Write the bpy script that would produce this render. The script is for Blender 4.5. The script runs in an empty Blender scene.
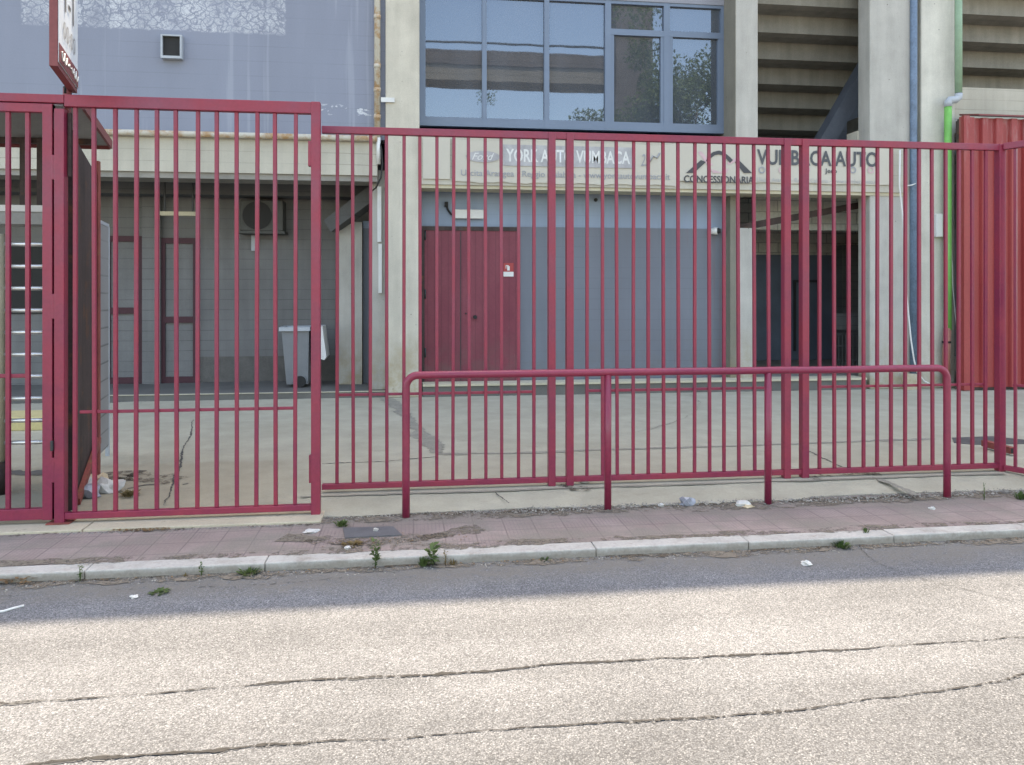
import bpy, bmesh, math, random
from mathutils import Vector, Matrix
random.seed(7)
scene = bpy.context.scene
COL = scene.collection
# ------------------------------------------------------------------ camera model
A = math.radians(7.3)
SA, CA = math.sin(A), math.cos(A)
F, CX, HY, CH = 768.0, 512.0, 292.0, 1.6
def dep(px, Y):
    return Y / (CA - (px - CX) / F * SA)
def P(px, py, Y):
    t = dep(px, Y); u = (px - CX) / F
    return Vector((t * (SA + u * CA), Y, CH + (HY - py) / F * t))
def X(px, Y): return P(px, 0, Y).x
def Z(px, py, Y): return P(px, py, Y).z
def G(px, py, z=0.0):
    t = (CH - z) * F / (py - HY); u = (px - CX) / F
    return Vector((t * (SA + u * CA), t * (CA - u * SA), z))

# ------------------------------------------------------------------ materials
class NT:
    def __init__(s, name):
        s.m = bpy.data.materials.new(name); s.m.use_nodes = True
        s.t = s.m.node_tree; s.t.nodes.clear()
        s.out = s.t.nodes.new('ShaderNodeOutputMaterial')
    def n(s, typ, ins=None, **props):
        nd = s.t.nodes.new('ShaderNode' + typ)
        for k, v in props.items(): setattr(nd, k, v)
        if ins:
            for k, v in ins.items():
                sock = nd.inputs[k]
                if isinstance(v, bpy.types.NodeSocket): s.t.links.new(v, sock)
                else: sock.default_value = v
        return nd
    def math(s, op, a, b=0.0, c=0.0, clamp=False):
        nd = s.n('Math', {0: a, 1: b, 2: c}, operation=op); nd.use_clamp = clamp
        return nd.outputs[0]
    def rng(s, v, a, b, c=0.0, d=1.0):
        return s.n('MapRange', {0: v, 1: a, 2: b, 3: c, 4: d}, clamp=True).outputs[0]
    def mix(s, fac, a, b):
        nd = s.n('Mix', data_type='RGBA')
        for i, v in ((0, fac), (6, a), (7, b)):
            if isinstance(v, bpy.types.NodeSocket): s.t.links.new(v, nd.inputs[i])
            else: nd.inputs[i].default_value = v
        return nd.outputs[2]
    def scale(s, col, f):
        nd = s.n('VectorMath', operation='SCALE')
        for k, v in ((0, col), (3, f)):
            if isinstance(v, bpy.types.NodeSocket): s.t.links.new(v, nd.inputs[k])
            else: nd.inputs[k].default_value = v[:3] if isinstance(v, tuple) else v
        return nd.outputs[0]
    def pos(s, sc=(1, 1, 1), off=(0, 0, 0)):
        g = s.n('NewGeometry')
        return s.n('Mapping', {0: g.outputs['Position'], 1: off, 3: sc}).outputs[0]
    def xyz(s):
        g = s.n('NewGeometry')
        return s.n('SeparateXYZ', {0: g.outputs['Position']}).outputs
    def noise(s, scale, detail=4, rough=.55, sc=(1, 1, 1), off=(0, 0, 0)):
        return s.n('TexNoise', {'Vector': s.pos(sc, off), 'Scale': scale, 'Detail': detail, 'Roughness': rough}).outputs[0]
    def done(s, col, rough=.7, bump=None, bstr=.2, bdist=.01, spec=.35, metal=0.0):
        b = s.n('BsdfPrincipled', {'Base Color': col, 'Roughness': rough, 'Specular IOR Level': spec, 'Metallic': metal})
        if bump is not None:
            bp = s.n('Bump', {'Height': bump, 'Strength': bstr, 'Distance': bdist})
            s.t.links.new(bp.outputs[0], b.inputs['Normal'])
        s.t.links.new(b.outputs[0], s.out.inputs[0])
        return s.m
def c4(c): return (c[0], c[1], c[2], 1.0)

def mat(name, col, rough=.7, var=.18, scale=2.5, fine=70, fvar=.08, streak=0.0, lines=None, bump=.15, bdist=.004,
        spec=.35, metal=0.0, dirt=None, dirtcol=(.12, .09, .06), holes=False):
    n = NT(name)
    a = n.noise(scale, 5, .6); f = n.noise(fine, 3, .6)
    k = n.math('MULTIPLY', n.rng(a, .25, .75, 1 - var, 1 + var), n.rng(f, .25, .75, 1 - fvar, 1 + fvar))
    if streak:
        st = n.noise(6, 4, .6, (1, 1, .06))
        k = n.math('MULTIPLY', k, n.rng(st, .35, .7, 1 + streak * .4, 1 - streak))
    h = f
    if lines:
        per, wid, stg = lines
        wob = n.math('MULTIPLY', n.noise(.7, 2), .03)
        z = n.math('FRACT', n.math('DIVIDE', n.math('ADD', n.xyz()[2], wob), per))
        ln = n.rng(z, wid, wid * 2.2, 0, 1)
        patch = n.rng(n.noise(1.3, 3), .38, .6, .25, 1)
        k = n.math('MULTIPLY', k, n.math('SUBTRACT', 1, n.math('MULTIPLY', n.math('SUBTRACT', 1, ln), n.math('MULTIPLY', patch, stg))))
        h = n.math('ADD', n.math('MULTIPLY', f, .3), ln)
    colr = n.scale(c4(col), k)
    if dirt:
        d = n.rng(n.noise(dirt[0], 6, .7), dirt[1], dirt[1] + .12)
        colr = n.mix(d, colr, c4(dirtcol))
    if holes:
        v = n.n('TexVoronoi', {'Vector': n.pos(), 'Scale': 9.0})
        big = n.rng(v.outputs['Distance'], .05, .09, 1, 0)
        colr = n.mix(n.math('MULTIPLY', big, n.rng(n.noise(4), .45, .6)), colr, c4((col[0] * .4, col[1] * .38, col[2] * .36)))
    return n.done(colr, rough, h, bump, bdist, spec, metal)

def mat_masked(name, col, scale, thr, soft=.06, var=.25, big=1.5, bigw=.5):
    n = NT(name)
    a = n.math('ADD', n.math('MULTIPLY', n.noise(scale, 4, .7), 1 - bigw), n.math('MULTIPLY', n.noise(big, 4, .6), bigw))
    k = n.rng(n.noise(40, 3, .7), .25, .75, 1 - var, 1 + var)
    d = n.n('BsdfPrincipled', {'Base Color': n.scale(c4(col), k), 'Roughness': .9, 'Specular IOR Level': .2})
    t = n.n('BsdfTransparent')
    m = n.n('MixShader', {0: n.rng(a, thr, thr + soft), 1: t.outputs[0], 2: d.outputs[0]})
    n.t.links.new(m.outputs[0], n.out.inputs[0])
    return n.m
def ramp_height(n, z0, z1):
    return n.rng(n.xyz()[2], z0, z1)

def mat_concrete_stained(name, col, z0, z1, stain, lines=None, var=.14):
    """raw concrete whose foot is stained by splashing water (a real stain, patchy)"""
    n = NT(name)
    a = n.noise(2.2, 5, .6); f = n.noise(60, 3, .6); st = n.noise(5, 5, .65, (1, 1, .1))
    k = n.math('MULTIPLY', n.rng(a, .25, .75, 1 - var, 1 + var), n.rng(f, .25, .75, .92, 1.08))
    k = n.math('MULTIPLY', k, n.rng(st, .4, .75, 1.04, .84))
    colr = n.scale(c4(col), k)
    up = n.rng(n.xyz()[2], z0, z1, 1, 0)
    m = n.math('MULTIPLY', up, n.rng(n.noise(3.2, 5, .7), .35, .62))
    colr = n.mix(m, colr, c4(stain))
    v = n.n('TexVoronoi', {'Vector': n.pos(), 'Scale': 8.0})
    pit = n.math('MULTIPLY', n.rng(v.outputs['Distance'], .05, .1, 1, 0), n.rng(n.noise(3, 2), .5, .62))
    colr = n.mix(pit, colr, c4(tuple(c * .45 for c in col)))
    return n.done(colr, .85, f, .2, .005)

def mat_metal_paint(name, col, col2, rough=.38, rust=.66, spec=.5):
    n = NT(name)
    a = n.noise(3.5, 5, .6); f = n.noise(40, 4, .65)
    colr = n.mix(n.rng(a, .35, .65), c4(col), c4(col2))
    colr = n.scale(colr, n.rng(f, .25, .75, .88, 1.12))
    r = n.rng(n.math('ADD', n.math('MULTIPLY', n.noise(9, 6, .7), .65), n.math('MULTIPLY', n.noise(70, 4), .35)), rust, rust + .05)
    colr = n.mix(r, colr, c4((.13, .05, .03)))
    return n.done(colr, n.rng(a, .3, .7, rough - .06, rough + .14), f, .12, .002, spec)

def mat_asphalt():
    n = NT('asphalt')
    v = n.n('TexVoronoi', {'Vector': n.pos((1, 1, 1)), 'Scale': 165.0, 'Randomness': 1.0})
    sep = n.n('SeparateColor', {0: v.outputs['Color']}).outputs
    f = n.noise(140, 3, .7)
    big = n.noise(.9, 5, .6); mid = n.noise(6, 4, .6)
    stone = n.rng(sep[0], .0, 1.0, .64, 1.36)
    gap = n.rng(v.outputs['Distance'], .35, .75, 1.0, .62)
    k = n.math('MULTIPLY', n.math('MULTIPLY', stone, gap), n.rng(f, .3, .7, .8, 1.2))
    k = n.math('MULTIPLY', k, n.rng(mid, .3, .7, .95, 1.05))
    trk = n.noise(1.0, 5, .6, (.12, 2.2, 1))
    k = n.math('MULTIPLY', k, n.rng(trk, .3, .7, .86, 1.12))
    stn = n.rng(n.noise(.8, 6, .7, (.6, 1, 1), (7, 3, 0)), .62, .74, 1, .8)
    k = n.math('MULTIPLY', k, stn)
    k = n.math('MULTIPLY', k, n.rng(big, .3, .7, .88, 1.12))
    yy = n.math('ADD', n.xyz()[1], n.math('MULTIPLY', n.math('SUBTRACT', n.noise(1.5, 4), .5), .25))
    zone = n.rng(yy, 2.95, 3.15, .93, 1.13)
    k = n.math('MULTIPLY', k, zone)
    pale = n.math('GREATER_THAN', sep[1], .8)
    base = n.mix(pale, c4((.134, .1375, .144)), c4((.192, .195, .20)))
    colr = n.scale(base, k)
    # dust washed against the kerb, with a ragged border
    y = n.xyz()[1]
    w = n.math('ADD', y, n.math('MULTIPLY', n.math('SUBTRACT', n.noise(2.2, 6, .65), .5), .55))
    d = n.math('MULTIPLY', n.rng(w, 4.25, 4.5), n.rng(n.noise(25, 4, .7), .25, .5))
    colr = n.mix(n.math('MULTIPLY', d, .8), colr, c4((.16, .148, .13)))
    h = n.math('ADD', n.math('MULTIPLY', sep[2], .6), n.math('MULTIPLY', gap, .7))
    return n.done(colr, .85, h, .55, .005, .25)

def mat_pavers():
    n = NT('pink_pavers')
    def brick(w, mort, off=(0, 0, 0)):
        b = n.n('TexBrick', {'Vector': n.pos((1, 1, 1), off), 'Color1': (1, 1, 1, 1), 'Color2': (.55, .55, .55, 1), 'Mortar': (0, 0, 0, 1),
                             'Scale': 1.0, 'Mortar Size': mort, 'Mortar Smooth': .3, 'Bias': 0.0, 'Brick Width': w, 'Row Height': w},
                offset=0.0, squash=1.0)
        return b
    b = brick(.205, .0045); s = brick(.0256, .0035, (.004, .003, 0))
    tone = n.n('SeparateColor', {0: b.outputs['Color']}).outputs[0]
    big = n.noise(1.6, 5, .65); f = n.noise(55, 4, .65)
    k = n.math('MULTIPLY', n.rng(tone, .4, 1, .93, 1.06), n.rng(f, .25, .75, .86, 1.14))
    colr = n.scale(n.mix(n.rng(big, .35, .65), c4((.225, .175, .158)), c4((.29, .23, .21))), k)
    worn = n.rng(n.noise(2.4, 4), .42, .58)
    colr = n.mix(n.math('MULTIPLY', n.math('MULTIPLY', s.outputs['Fac'], worn), .4), colr, c4((.13, .1, .1)))
    colr = n.mix(n.math('MULTIPLY', b.outputs['Fac'], .55), colr, c4((.11, .085, .08)))
    # grit blown against the yard slab on the right-hand half
    y = n.xyz()[1]; x = n.xyz()[0]
    w = n.math('ADD', y, n.math('MULTIPLY', n.math('SUBTRACT', n.noise(3, 6, .7), .5), .4))
    d = n.math('MULTIPLY', n.rng(w, 5.27, 5.45), n.rng(x, -1.5, -.6))
    d2 = n.math('MULTIPLY', n.rng(n.noise(1.7, 6, .7, (1, 1.5, 1), (3, 0, 0)), .46, .6), .85)
    d = n.math('MAXIMUM', d, d2)
    grit = n.rng(n.noise(90, 4, .7), .3, .7, .7, 1.35)
    colr = n.mix(n.math('MULTIPLY', d, .85), colr, n.scale(c4((.185, .165, .14)), grit))
    h = n.math('SUBTRACT', 1, n.math('MAXIMUM', b.outputs['Fac'], n.math('MULTIPLY', s.outputs['Fac'], .5)))
    return n.done(colr, .8, h, .4, .004, .3)

def mat_yard():
    n = NT('yard_concrete')
    big = n.noise(.5, 6, .65); mid = n.noise(3, 6, .65); f = n.noise(60, 4, .7)
    colr = n.mix(n.rng(big, .35, .65), c4((.325, .302, .232)), c4((.375, .352, .278)))
    y = n.xyz()[1]; x = n.xyz()[0]
    # older, yellower slab just inside the gates on the left
    yl = n.math('MULTIPLY', n.rng(n.math('ADD', y, n.math('MULTIPLY', mid, .3)), 7.5, 7.35), n.rng(x, -.9, -1.3))
    colr = n.mix(n.math('MULTIPLY', yl, .75), colr, c4((.31, .275, .205)))
    k = n.math('MULTIPLY', n.rng(mid, .3, .7, .87, 1.1), n.rng(f, .25, .75, .9, 1.1))
    colr = n.scale(colr, k)
    st = n.rng(n.noise(1.4, 7, .75, (1, 2.2, 1), (5, 2, 0)), .6, .72)
    colr = n.mix(n.math('MULTIPLY', st, .45), colr, c4((.17, .15, .12)))
    return n.done(colr, .85, f, .2, .004, .3)

WX0, WX1 = X(20, 11.5), X(272, 11.5)
WZ = Z(150, 30.5, 11.5)
def mat_upper_wall():
    n = NT('grey_blue_wall_paint')
    x, y, z = n.xyz()
    base = (.212, .232, .288)
    st = n.noise(2.2, 5, .6, (1, 1, .12)); big = n.noise(.6, 4)
    k = n.math('MULTIPLY', n.rng(st, .3, .7, 1.04, .95), n.rng(big, .3, .7, .95, 1.05))
    k = n.math('MULTIPLY', k, n.rng(n.noise(50, 3), .3, .7, .97, 1.03))
    fr = n.math('FRACT', n.math('DIVIDE', n.math('ADD', z, n.math('MULTIPLY', n.noise(.6, 2), .02)), .215))
    ln = n.math('MULTIPLY', n.rng(fr, .03, .07, 1, 0), n.rng(n.noise(1.1, 3), .4, .6, .1, .9))
    k = n.math('MULTIPLY', k, n.math('SUBTRACT', 1, n.math('MULTIPLY', ln, .13)))
    colr = n.scale(c4(base), k)
    drip = n.rng(n.noise(9, 3, .5, (1, 1, .03)), .63, .7)
    colr = n.mix(n.math('MULTIPLY', drip, .2), colr, c4((.42, .45, .5)))
    # flaking white patch
    warp = n.n('TexNoise', {'Vector': n.pos(), 'Scale': 6.0, 'Detail': 4.0}).outputs['Color']
    vec = n.n('VectorMath', {0: n.pos((1, 0, 1.15)), 1: n.n('VectorMath', {0: warp, 3: .22}, operation='SCALE').outputs[0]}, operation='ADD').outputs[0]
    v = n.n('TexVoronoi', {'Vector': vec, 'Scale': 8.5}, feature='DISTANCE_TO_EDGE').outputs['Distance']
    v2 = n.n('TexVoronoi', {'Vector': vec, 'Scale': 21.0}, feature='DISTANCE_TO_EDGE').outputs['Distance']
    flakes = n.math('MULTIPLY', n.rng(v, .02, .11), n.rng(v2, .02, .10, .2, 1))
    rag = n.math('MULTIPLY', n.math('SUBTRACT', n.noise(6, 4), .5), .12)
    zone = n.math('MULTIPLY', n.math('MULTIPLY', n.rng(n.math('ADD', x, rag), WX0, WX0 + .03), n.rng(n.math('ADD', x, rag), WX1 + .2, WX1 + .17)),
                  n.rng(n.math('ADD', z, n.math('MULTIPLY', rag, .6)), WZ, WZ + .03))
    wear = n.rng(n.noise(2.2, 5, .65), .34, .6, .25, 1)
    m = n.math('MULTIPLY', n.math('MULTIPLY', flakes, zone), n.math('MULTIPLY', wear, .85))
    colr = n.mix(m, colr, c4((.54, .555, .58)))
    # a short run of scraped paint low on the right
    zr = n.math('MULTIPLY', n.math('MULTIPLY', n.rng(x, X(318, 11.5), X(322, 11.5)), n.rng(x, X(375, 11.5), X(372, 11.5))),
                n.math('MULTIPLY', n.rng(z, Z(345, 116, 11.5), Z(345, 114, 11.5)), n.rng(z, Z(345, 104, 11.5), Z(345, 106, 11.5))))
    sc = n.math('MULTIPLY', zr, n.rng(n.noise(9, 4, .6, (1, 1, 2)), .55, .6))
    colr = n.mix(n.math('MULTIPLY', sc, .9), colr, c4((.55, .57, .6)))
    return n.done(colr, .6, ln, -.2, .004, .3)

def mat_rust_pipe():
    n = NT('rusty_white_pipe')
    r = n.rng(n.noise(5, 5, .7), .44, .6); r2 = n.rng(n.noise(24, 4, .7), .3, .7, .6, 1)
    colr = n.mix(n.math('MULTIPLY', r, r2), c4((.50, .47, .40)), c4((.36, .19, .07)))
    return n.done(colr, .6, n.noise(30), .2, .003)

def mat_glass():
    n = NT('mirror_glass')
    g = n.n('BsdfGlossy', {'Color': (.195, .225, .265, 1), 'Roughness': .015})
    wob = n.n('Bump', {'Height': n.noise(.9, 2), 'Strength': .04, 'Distance': .02})
    n.t.links.new(wob.outputs[0], g.inputs['Normal'])
    t = n.n('BsdfTransparent', {'Color': (.45, .55, .62, 1)})
    m = n.n('MixShader', {0: .62, 1: t.outputs[0], 2: g.outputs[0]})
    haze = n.n('BsdfDiffuse', {'Color': (.29, .335, .40, 1)})  # pale diffuse film imitates haze over the panes
    st = n.rng(n.noise(2.5, 5, .6, (1, 1, .3)), .3, .7, .13, .22)
    m2 = n.n('MixShader', {0: st, 1: m.outputs[0], 2: haze.outputs[0]})
    n.t.links.new(m2.outputs[0], n.out.inputs[0])
    return n.m
def mat_stones(name, col):
    n = NT(name)
    v = n.n('ObjectInfo')
    k = n.rng(n.noise(14, 2), .3, .7, .55, 1.5)
    return n.done(n.scale(c4(col), k), .85)
def mat_leaf(name, a, b):
    n = NT(name)
    k = n.noise(9, 3)
    colr = n.mix(n.rng(k, .35, .65), c4(a), c4(b))
    d = n.n('BsdfPrincipled', {'Base Color': colr, 'Roughness': .6, 'Specular IOR Level': .3})
    t = n.n('BsdfTranslucent', {'Color': colr})
    m = n.n('MixShader', {0: .3, 1: d.outputs[0], 2: t.outputs[0]})
    n.t.links.new(m.outputs[0], n.out.inputs[0])
    return n.m
def mat_door():
    n = NT('maroon_door_paint')
    a = n.noise(2.5, 5, .6, (1, 1, .4)); f = n.noise(35, 4)
    colr = n.scale(n.mix(n.rng(a, .35, .65), c4((.17, .032, .05)), c4((.21, .05, .068))), n.rng(f, .25, .75, .9, 1.1))
    x = n.xyz()[0]
    fr = n.math('FRACT', n.math('DIVIDE', x, .105))
    g = n.rng(fr, .06, .12, 1, 0)
    colr = n.mix(n.math('MULTIPLY', g, .45), colr, c4((.05, .012, .02)))
    sc = n.rng(n.noise(11, 5, .7, (1, 1, .25), (2, 0, 5)), .66, .72)
    colr = n.mix(n.math('MULTIPLY', sc, .5), colr, c4((.24, .11, .11)))
    z = n.xyz()[2]
    gr = n.math('MULTIPLY', n.rng(z, 1.0, .25), n.rng(n.noise(5, 5, .7), .38, .62))
    colr = n.mix(n.math('MULTIPLY', gr, .6), colr, c4((.12, .085, .075)))
    return n.done(colr, .55, g, -.3, .004, .35)
def mat_shed():
    n = NT('red_corrugated_sheet')
    a = n.noise(1.5, 5, .6, (1, 1, .3)); f = n.noise(30, 4)
    colr = n.scale(n.mix(n.rng(a, .35, .65), c4((.265, .029, .030)), c4((.315, .046, .043))), n.rng(f, .25, .75, .9, 1.1))
    z = n.xyz()[2]
    top = n.rng(z, 3.3, 4.35)
    w = n.math('MULTIPLY', n.rng(n.noise(14, 5, .7, (1, 1, .12)), .5, .72), n.math('MULTIPLY', top, .55))
    colr = n.mix(w, colr, c4((.42, .28, .27)))
    s = n.rng(n.noise(16, 4, .7, (1, 1, .35), (4, 1, 2)), .74, .77)
    colr = n.mix(n.math('MULTIPLY', s, .7), colr, c4((.5, .4, .38)))
    return n.done(colr, .5, f, .1, .003, .4)
YWm = 11.9
def mat_mid_wall():
    n = NT('two_tone_wall_paint')
    x, y, z = n.xyz()
    up = n.rng(z, Z(600, 227.5, 11.9) - .008, Z(600, 227.5, 11.9) + .008)
    pale = c4((.235, .295, .385)); low = c4((.15, .164, .192))
    colr = n.mix(up, low, pale)
    st = n.noise(3, 5, .6, (1, 1, .1)); big = n.noise(1.0, 4)
    k = n.math('MULTIPLY', n.rng(st, .3, .7, 1.05, .93), n.rng(big, .3, .7, .94, 1.06))
    fr = n.math('FRACT', n.math('DIVIDE', z, .165))
    ln = n.math('MULTIPLY', n.rng(fr, .03, .09, 1, 0), n.rng(n.noise(1.3, 3), .38, .6, .1, 1))
    k = n.math('MULTIPLY', k, n.math('SUBTRACT', 1, n.math('MULTIPLY', ln, .12)))
    colr = n.scale(colr, k)
    dr = n.math('MULTIPLY', n.rng(n.noise(16, 3, .5, (1, 1, .02)), .58, .68), n.rng(x, X(600, YWm), X(650, YWm)))
    dr = n.math('MULTIPLY', dr, n.rng(n.noise(3, 3, .6, (1, 1, .3)), .35, .6))
    colr = n.mix(n.math('MULTIPLY', n.math('MULTIPLY', dr, n.math('SUBTRACT', 1, up)), .55), colr, c4((.17, .12, .13)))
    gr = n.math('MULTIPLY', n.rng(z, 1.1, .2), n.rng(n.noise(4, 5, .7), .4, .65))
    colr = n.mix(n.math('MULTIPLY', gr, .5), colr, c4((.13, .12, .105)))
    return n.done(colr, .65, ln, -.2, .004, .3)
def mat_kerb():
    n = NT('worn_kerb_stone')
    a = n.noise(4, 6, .65); f = n.noise(50, 4, .7); z = n.xyz()[2]
    k = n.math('MULTIPLY', n.rng(a, .3, .7, .86, 1.1), n.rng(f, .25, .75, .86, 1.14))
    colr = n.scale(c4((.41, .39, .355)), k)
    d = n.math('MULTIPLY', n.rng(n.math('ADD', z, n.math('MULTIPLY', n.math('SUBTRACT', n.noise(6, 5, .7), .5), .09)), .0, -.03), .8)
    d2 = n.math('MULTIPLY', n.rng(n.noise(5, 6, .75, (1, 1, 1), (2, 5, 0)), .52, .66), .6)
    colr = n.mix(n.math('MAXIMUM', d, d2), colr, n.scale(c4((.235, .205, .17)), n.rng(f, .25, .75, .8, 1.2)))
    return n.done(colr, .88, n.math('ADD', a, n.math('MULTIPLY', f, .4)), .5, .008, .25)
def mat_blocks(name, col):
    n = NT(name)
    sw = n.n('CombineXYZ', {0: n.xyz()[0], 1: n.xyz()[2]}).outputs[0]
    b = n.n('TexBrick', {'Vector': sw, 'Color1': c4(col), 'Color2': c4(tuple(c * .82 for c in col)), 'Mortar': c4(tuple(c * .5 for c in col)),
                         'Scale': 1.0, 'Mortar Size': .009, 'Brick Width': .42, 'Row Height': .2}, offset=.5)
    return n.done(n.scale(b.outputs['Color'], n.rng(n.noise(20, 4), .25, .75, .85, 1.15)), .85, b.outputs['Fac'], -.3, .005)

M = dict(
    asphalt=mat_asphalt(), pavers=mat_pavers(), yard=mat_yard(), upper=mat_upper_wall(), midwall=mat_mid_wall(),
    earth=mat('dry_earth', (.2, .17, .12), .9, .3, .3, 20, .2),
    kerb=mat_kerb(),
    strip=mat('cream_concrete', (.44, .385, .285), .8, .16, 3, 60, .1, dirt=(6, .6), dirtcol=(.19, .16, .12)),
    crack=mat('crack_fill', (.07, .066, .062), .9, .2, 5, 90, .3),
    crumble=mat_masked('crumbled_crack_edge', (.105, .104, .102), 55, .49, .03, .3, 5, .5),
    crackcore=mat_masked('ragged_crack', (.04, .038, .036), 40, .44, .03, .3, 3, .45),
    dirt=mat_masked('blown_dirt', (.17, .145, .115), 22, .46, .1, .3, 3, .5),
    darkdirt=mat_masked('dark_leaf_dirt', (.10, .08, .06), 30, .50, .06, .4, 4, .5),
    brace=mat('blue_grey_brace_paint', (.10, .115, .14), .7, .2, 3, 40, .1),
    darkmaroon=mat('dark_maroon_paint', (.055, .018, .026), .6, .2, 3, 40, .1),
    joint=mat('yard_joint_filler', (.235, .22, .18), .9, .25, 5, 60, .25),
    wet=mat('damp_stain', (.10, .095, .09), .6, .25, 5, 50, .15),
    fence=mat_metal_paint('crimson_fence_paint', (.205, .019, .054), (.265, .022, .047), .36, .635),
    rail=mat_metal_paint('crimson_tube_paint', (.19, .017, .050), (.235, .021, .050), .34, .67),
    column=mat_concrete_stained('pale_column_concrete', (.49, .455, .38), .1, 1.2, (.33, .26, .15)),
    column2=mat_concrete_stained('grey_column_concrete', (.40, .385, .35), .1, 1.1, (.30, .25, .16)),
    colwhite=mat_concrete_stained('whitewashed_concrete', (.55, .53, .465), .1, 1.0, (.36, .30, .2)),
    rawside=mat_concrete_stained('raw_concrete', (.20, .185, .15), .1, 1.0, (.2, .16, .1)),
    fascia=mat('fascia_concrete', (.43, .402, .335), .8, .12, 1.6, 60, .06, streak=.1, lines=(.165, .035, .4)),
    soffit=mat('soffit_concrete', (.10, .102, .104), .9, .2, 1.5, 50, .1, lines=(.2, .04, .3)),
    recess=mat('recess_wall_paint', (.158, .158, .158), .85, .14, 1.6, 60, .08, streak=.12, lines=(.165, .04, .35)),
    step=mat('terrace_concrete', (.25, .238, .21), .85, .2, 1.6, 60, .12, streak=.18),
    platform=mat('platform_concrete', (.24, .225, .2), .85, .2, 2, 60, .1),
    platform_edge=mat('platform_edge_paint', (.46, .42, .31), .8, .15, 3, 60, .1),
    alu=mat('blue_grey_window_frame', (.132, .176, .245), .4, .05, 2, 80, .03, spec=.5),
    lintel=mat('lintel_paint', (.25, .255, .29), .6, .08, 2, 60, .04),
    glass=mat_glass(), rust=mat_rust_pipe(), door=mat_door(), shed=mat_shed(),
    room=mat('room_paint', (.22, .22, .21), .9, .1, 1, 30, .05),
    blocks=mat_blocks('pale_block_wall', (.62, .63, .58)),
    navy=mat('navy_door_paint', (.115, .145, .19), .5, .2, 2, 60, .1),
    darkmetal=mat('dark_metal', (.035, .037, .04), .5, .2, 4, 60, .1),
    rubber=mat('black_rubber', (.02, .02, .02), .7, .2, 4, 60, .1),
    white=mat('white_plastic', (.62, .62, .6), .5, .06, 4, 60, .04),
    greywhite=mat('grey_plastic', (.36, .39, .42), .5, .08, 4, 60, .05),
    binbody=mat('bin_plastic', (.175, .185, .195), .5, .1, 4, 60, .05),
    bluepipe=mat('blue_pipe_paint', (.11, .165, .24), .45, .25, 6, 30, .2, spec=.5),
    greenlt=mat('pale_green_pipe_paint', (.24, .36, .25), .5, .1, 6, 40, .06),
    green=mat('green_pipe_paint', (.15, .42, .10), .5, .15, 6, 40, .08),
    terra=mat('terracotta_pipe', (.34, .15, .11), .6, .12, 6, 40, .08),
    steel=mat('stainless_steel', (.66, .66, .65), .3, .05, 6, 60, .04, metal=.75, spec=.5),
    sheet=mat('rusty_maroon_sheet', (.06, .042, .04), .7, .35, 3, 40, .25, streak=.5, dirt=(4, .56), dirtcol=(.12, .055, .03)),
    rustbar=mat('rusty_red_bar', (.24, .06, .05), .6, .3, 6, 40, .15, dirt=(9, .56), dirtcol=(.2, .1, .05)),
    mesh=mat('grey_gridded_metal', (.25, .25, .25), .6, .08, 3, 60, .05, lines=(.16, .06, .5)),
    roofsheet=mat('grey_roof_sheet', (.27, .27, .26), .7, .12, 2, 40, .08),
    banner=mat('faded_banner_vinyl', (.46, .43, .365), .55, .06, 1.4, 40, .02),
    bandblue=mat('faded_blue_print', (.335, .33, .335), .6, .3, 4, 40, .08),
    ink=mat('faded_grey_ink', (.27, .28, .30), .6, .2, 6, 40, .05),
    inkpale=mat('pale_grey_ink', (.36, .36, .36), .6, .15, 6, 40, .05),
    inkblack=mat('black_ink', (.06, .06, .065), .6, .1, 6, 40, .05),
    inkdark=mat('dark_grey_ink', (.075, .08, .088), .6, .15, 6, 40, .05),
    pink=mat('pink_ink', (.52, .36, .38), .6, .15, 6, 40, .05),
    inkwhite=mat('white_ink', (.60, .60, .58), .6, .1, 6, 40, .05),
    signred=mat('sign_red_paint', (.20, .055, .055), .5, .15, 5, 40, .08),
    signface=mat('white_sign_panel', (.66, .69, .72), .4, .04, 3, 40, .02),
    firered=mat('fire_sign_red', (.36, .05, .05), .5, .05, 3, 40, .02),
    yellow=mat('pale_yellow_concrete', (.47, .40, .20), .8, .15, 3, 40, .1),
    cover=mat('utility_cover_iron', (.10, .10, .105), .6, .2, 10, 90, .2),
    drain=mat('drain_iron', (.075, .075, .075), .6, .3, 6, 80, .2),
    paper=mat('crumpled_paper', (.50, .49, .46), .7, .12, 20, 80, .08),
    foil=mat('crushed_plastic', (.24, .25, .285), .35, .3, 18, 80, .1, spec=.6),
    card=mat('pale_card', (.50, .40, .27), .7, .15, 20, 80, .08),
    leaf=mat_leaf('weed_leaves', (.055, .10, .03), (.11, .15, .05)),
    dryleaf=mat_leaf('dry_weed', (.20, .14, .06), (.13, .11, .05)),
    treeleaf=mat_leaf('tree_leaves', (.06, .10, .02), (.13, .17, .03)),
    bark=mat('bark', (.12, .09, .06), .9, .3, 4, 30, .2),
    shadedfloor=mat('shaded_floor_concrete', (.12, .115, .105), .8, .25, 1.5, 60, .1),  # concrete darkened to hold the shade of recess floor and step front
    acgrey=mat('ageing_grey_casing', (.065, .066, .062), .6, .15, 3, 40, .08),
    gravel=mat_stones('gravel_stones', (.24, .225, .2)),
    litterleaf=mat_leaf('fallen_leaves', (.25, .15, .07), (.16, .10, .06)),
    viaduct=mat('viaduct_concrete', (.22, .19, .15), .9, .2, .4, 5, .1, lines=(.8, .03, .4)),
    brick=mat('brown_brick', (.13, .105, .09), .9, .2, .6, 8, .15, lines=(.5, .05, .5)),
)

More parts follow.
